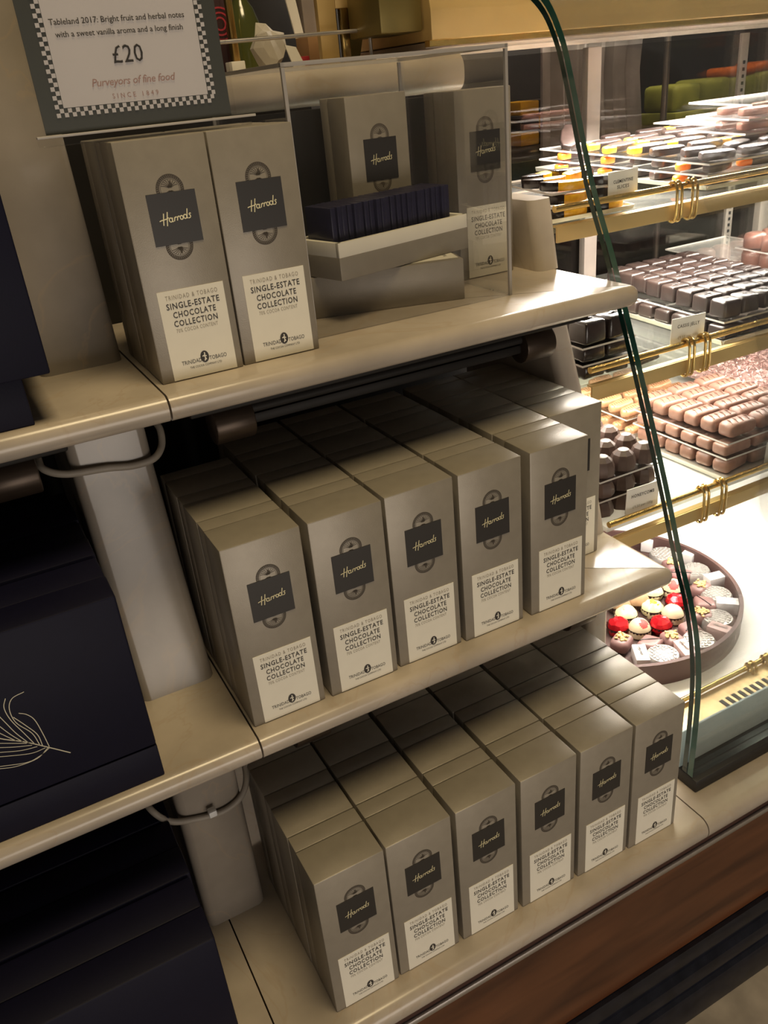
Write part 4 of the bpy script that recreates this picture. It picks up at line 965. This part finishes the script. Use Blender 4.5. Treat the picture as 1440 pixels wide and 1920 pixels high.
# ---------------------------------------------------------------- things glimpsed behind
def TH(name, label, cat, loc): return thing(name, label, cat, loc)
o = TH('metal_rail', 'thin bent metal rail above the marble ledge behind the display cover', 'rail', (.30, .55, .637))
mb = MB(); mb.tube(catmull([(-.05, .55, .6755), (.15, .55, .6755), (.36, .55, .677), (.485, .55, .678), (.497, .55, .675), (.4990, .55, .662), (.4990, .55, .6375)], 5), .0028, 10)
mb.tube([(-.05, .55, .6755), (-.05, .55, .6375)], .0028, 10); local(mb, o).build('tube', 'steel', o)
def simple(mb, name, m, label, cat, grp=None, sm=True): return tag(mb.build(name, m, None, sm), label, cat, grp)
rnd = random.Random(3)
mb = MB(); t = bmesh.new(); bmesh.ops.create_icosphere(t, subdivisions=2, radius=.034)
for v in t.verts: v.co = Vector((v.co.x*.75, v.co.y*.6, v.co.z))*rnd.uniform(.72, 1.25)
mb._merge(t, Matrix.Translation((.397, .70, .672))); simple(mb, 'crumpled_tissue', 'crumple', 'crumpled white tissue paper behind the marble ledge', 'paper', None, False)
mb = MB(); mb.prism([(.418, .6375), (.438, .6375), (.424, .668), (.406, .672)], (.655, .658), 'y'); simple(mb, 'white_leaflet', 'card', 'small white leaflet leaning beside the crumpled tissue', 'paper', None, False)
MBx = MB(); MBx.box((.4930, .74, .661), (.042, .05, .048), .001); simple(MBx, 'cardboard_box', 'cardboard', 'small brown cardboard box on the marble ledge', 'box')
MBx = MB(); MBx.box((.448, .69, .6465), (.016, .02, .018), .001); simple(MBx, 'red_card_box', 'red_card', 'tiny red box beside the brown cardboard box', 'box')
MBx = MB(); MBx.box((.338, .70, .6470), (.022, .03, .019), .001); simple(MBx, 'white_carton', 'card', 'small white carton on the ledge next to the sign', 'box')
o = TH('green_bottle', 'olive green bottle standing on the marble ledge near the sign', 'bottle', (.452, .95, .637))
MB().lathe([(0, 0), (.030, 0), (.031, .01), (.031, .085), (.022, .110), (.012, .125), (.012, .165), (0, .165)], 24).build('glass_body', 'bottle', o); MB().lathe([(0, .165), (.0135, .165), (.0135, .180), (0, .180)], 20).build('cap', 'brass', o)
MBx = MB(); MBx.box((.412, .90, .745), (.012, .012, .22), .002); simple(MBx, 'brass_post', 'brass', 'thin brass post rising from the ledge near the sign', 'post')
o = TH('round_emblem_tin', 'dark red tin with ringed disc emblem behind the brass post', 'tin', (.425, 1.02, .637))
MB().box((0, 0, .075), (.07, .05, .15), .004).build('tin_body', 'maroon', o)
mb = MB()
for r in (.026, .018, .010): mb.ribbon(ell(0, .092, r, r, 28), .003, -.0258)
mb.build('ring_emblem', 'red_card', o, False)
MBx = MB(); MBx.box((.545, 1.10, .7875), (.155, .03, .30), .002); simple(MBx, 'black_figure_panel', 'dark', 'black panel standing in for a dark-suited figure behind the tissue paper', 'panel')  # plain panel in place of a dark-suited figure
MBx = MB(); MBx.prism([(.520, .6375), (.534, .6375), (.500, .86), (.478, .86)], (.85, .854), 'y'); simple(MBx, 'white_paper_strip', 'card', 'narrow slanted white paper strip in front of the black panel', 'paper', None, False)
MBx = MB(); MBx.box((.572, .92, .7875), (.040, .03, .30), .003); simple(MBx, 'brown_post', 'mullion', 'broad grey brown post beside the black panel', 'post')
o = TH('lit_screen', 'small lit blue screen on a stand far behind beside the brass stand', 'screen', (.885, 1.6, ZF))
MB().box((0, 0, 1.66), (.09, .02, .14), .002).build('screen_face', 'blue_lit', o); MB().box((0, .02, .80), (.04, .02, 1.60), .002).build('post', 'dark', o); MB().box((0, .02, .01), (.20, .16, .02), .004).build('foot', 'dark', o)
# shop fittings seen through the smoked rear doors
o = TH('rear_counter', 'dark counter behind the display case seen through the smoked doors', 'counter', (1.75, 1.3, ZF))
MB().box((0, 0, .6035), (1.9, .40, 1.207), .004).build('cabinet', 'dark', o); MB().box((0, -.02, 1.2210), (1.95, .46, .028), .004).build('worktop', 'bronze', o)
MB().box((0, .19, 1.535), (1.9, .02, .60)).build('back_panel', 'dark', o)
CT = ZF+1.2352
for i, (x, w_, h_) in enumerate(((1.735, .12, .066), (1.845, .12, .072), (1.955, .12, .068), (2.065, .12, .074))):
    b_ = TH('pastry_tray', 'green wrapped goods on the rear counter, %s from the left' % ORD[i], 'tray', (x, 1.17, CT)); b_['group'] = 'green goods on the rear counter'
    MB().box((0, 0, .015), (.106, .14, .03), .004).build('tray_base', 'green_item', b_); MB().box((0, 0, .030+h_/2), (.100, .12, h_), .014, 3).build('wrapped_goods', 'green_item', b_)
    if i > 1: MB().box((0, 0, .043+h_), (.096, .10, .025), .010, 3).build('red_topping', 'deep_orange', b_)
for i in range(3):
    for k in range(3):
        b_ = tag(MB().box((1.212+i*.060, 1.15, CT+.016+k*.0345), (.056, .08, .030 if k != 1 else .028), .003).build('carton', 'yellow_item' if (i+k) % 2 == 0 else 'choc_dark'), 'carton stacked on the rear counter, %s column, %s from the bottom' % (ORD[i], ORD[k]), 'carton', 'cartons on the rear counter')
cl_ = MB(); t = bmesh.new(); cols = []
for i in range(41):
    x = 1.165+i*.0072; d_ = .018*math.sin(i*.75)+.008*math.sin(i*1.9)
    cols.append([t.verts.new((x+.010*math.sin(z_*9)*(i/40), 1.00+d_*(1-.3*z_), .28+z_*.60)) for z_ in (0, .25, .5, .75, 1)])
for a_, b_ in zip(cols, cols[1:]):
    for k in range(4): t.faces.new((a_[k], b_[k], b_[k+1], a_[k+1]))
bmesh.ops.solidify(t, geom=t.faces[:], thickness=.004); cl_._merge(t); o = TH('hanging_cloth', 'grey cloth hanging from a bar behind the smoked doors of the case', 'cloth', (1.31, 1.02, .28))
local(cl_, o).build('cloth', 'grey_cloth', o); local(MB().tube([(1.08, 1.00, .884), (1.56, 1.00, .884)], .006), o).build('bar', 'steel', o); local(MB().tube([(1.54, 1.00, .884), (1.54, 1.00, ZF)], .008), o).build('upright', 'steel', o)
# ---------------------------------------------------------------- light
def area(name, loc, target, size, energy, col, sy=None, spread=None):
    l = bpy.data.lights.new(name, 'AREA'); l.energy = energy; l.color = col; l.shape = 'RECTANGLE'; l.size = size; l.size_y = sy or size
    if spread: l.spread = spread
    o = bpy.data.objects.new(name, l); C.objects.link(o); o.location = loc
    d = Vector(target)-Vector(loc); o.rotation_euler = d.to_track_quat('-Z', 'Y').to_euler(); return o
area('assumed_ceiling_lamp', (.25, -.50, 2.4), (.25, .0, 0), .7, 23, (1, .78, .44))  # unseen lamp, assumed from the warm light on the box tops
area('assumed_aisle_fill', (.15, -2.4, -.25), (.25, .0, -.25), 1.5, 14.5, (1, .88, .76), .9)  # assumed low fill for the box fronts, in place of an unseen lit display
area('assumed_case_strip', (1.24, .50, .642), (1.24, .36, -.2), .95, 32, (1, .92, .83), .05, 2.3)  # strip itself unseen, assumed from the brightly lit trays
for (ry, rz, dz), e, fz_ in zip(TIERS, (13., 6., 8.), FASC):
    area('assumed_tier_strip', (1.165, ry+.13, dz-.012), (1.165, ry+.13, dz-.30), 1.10, e, (1, .92, .83), .014)  # assumed unseen strips, set at mid-depth to brighten the chocolate tops
area('rear_counter_fill', (1.60, .86, 1.20), (1.60, 1.12, .45), 1.0, 20, (1, .88, .72), .1)  # added fill that brings out the goods behind the case; no lamp known there
w = bpy.data.worlds.new('world'); sc.world = w; w.use_nodes = True
w.node_tree.nodes['Background'].inputs['Color'].default_value = (1, .86, .72, 1); w.node_tree.nodes['Background'].inputs['Strength'].default_value = .045
sc.view_settings.view_transform = 'Standard'; sc.view_settings.look = 'None'; sc.view_settings.gamma = 1; sc.view_settings.use_curve_mapping = False
sc.view_settings.exposure = .33
try: sc.cycles.transparent_max_bounces = 40; sc.cycles.max_bounces = 10
except Exception: pass
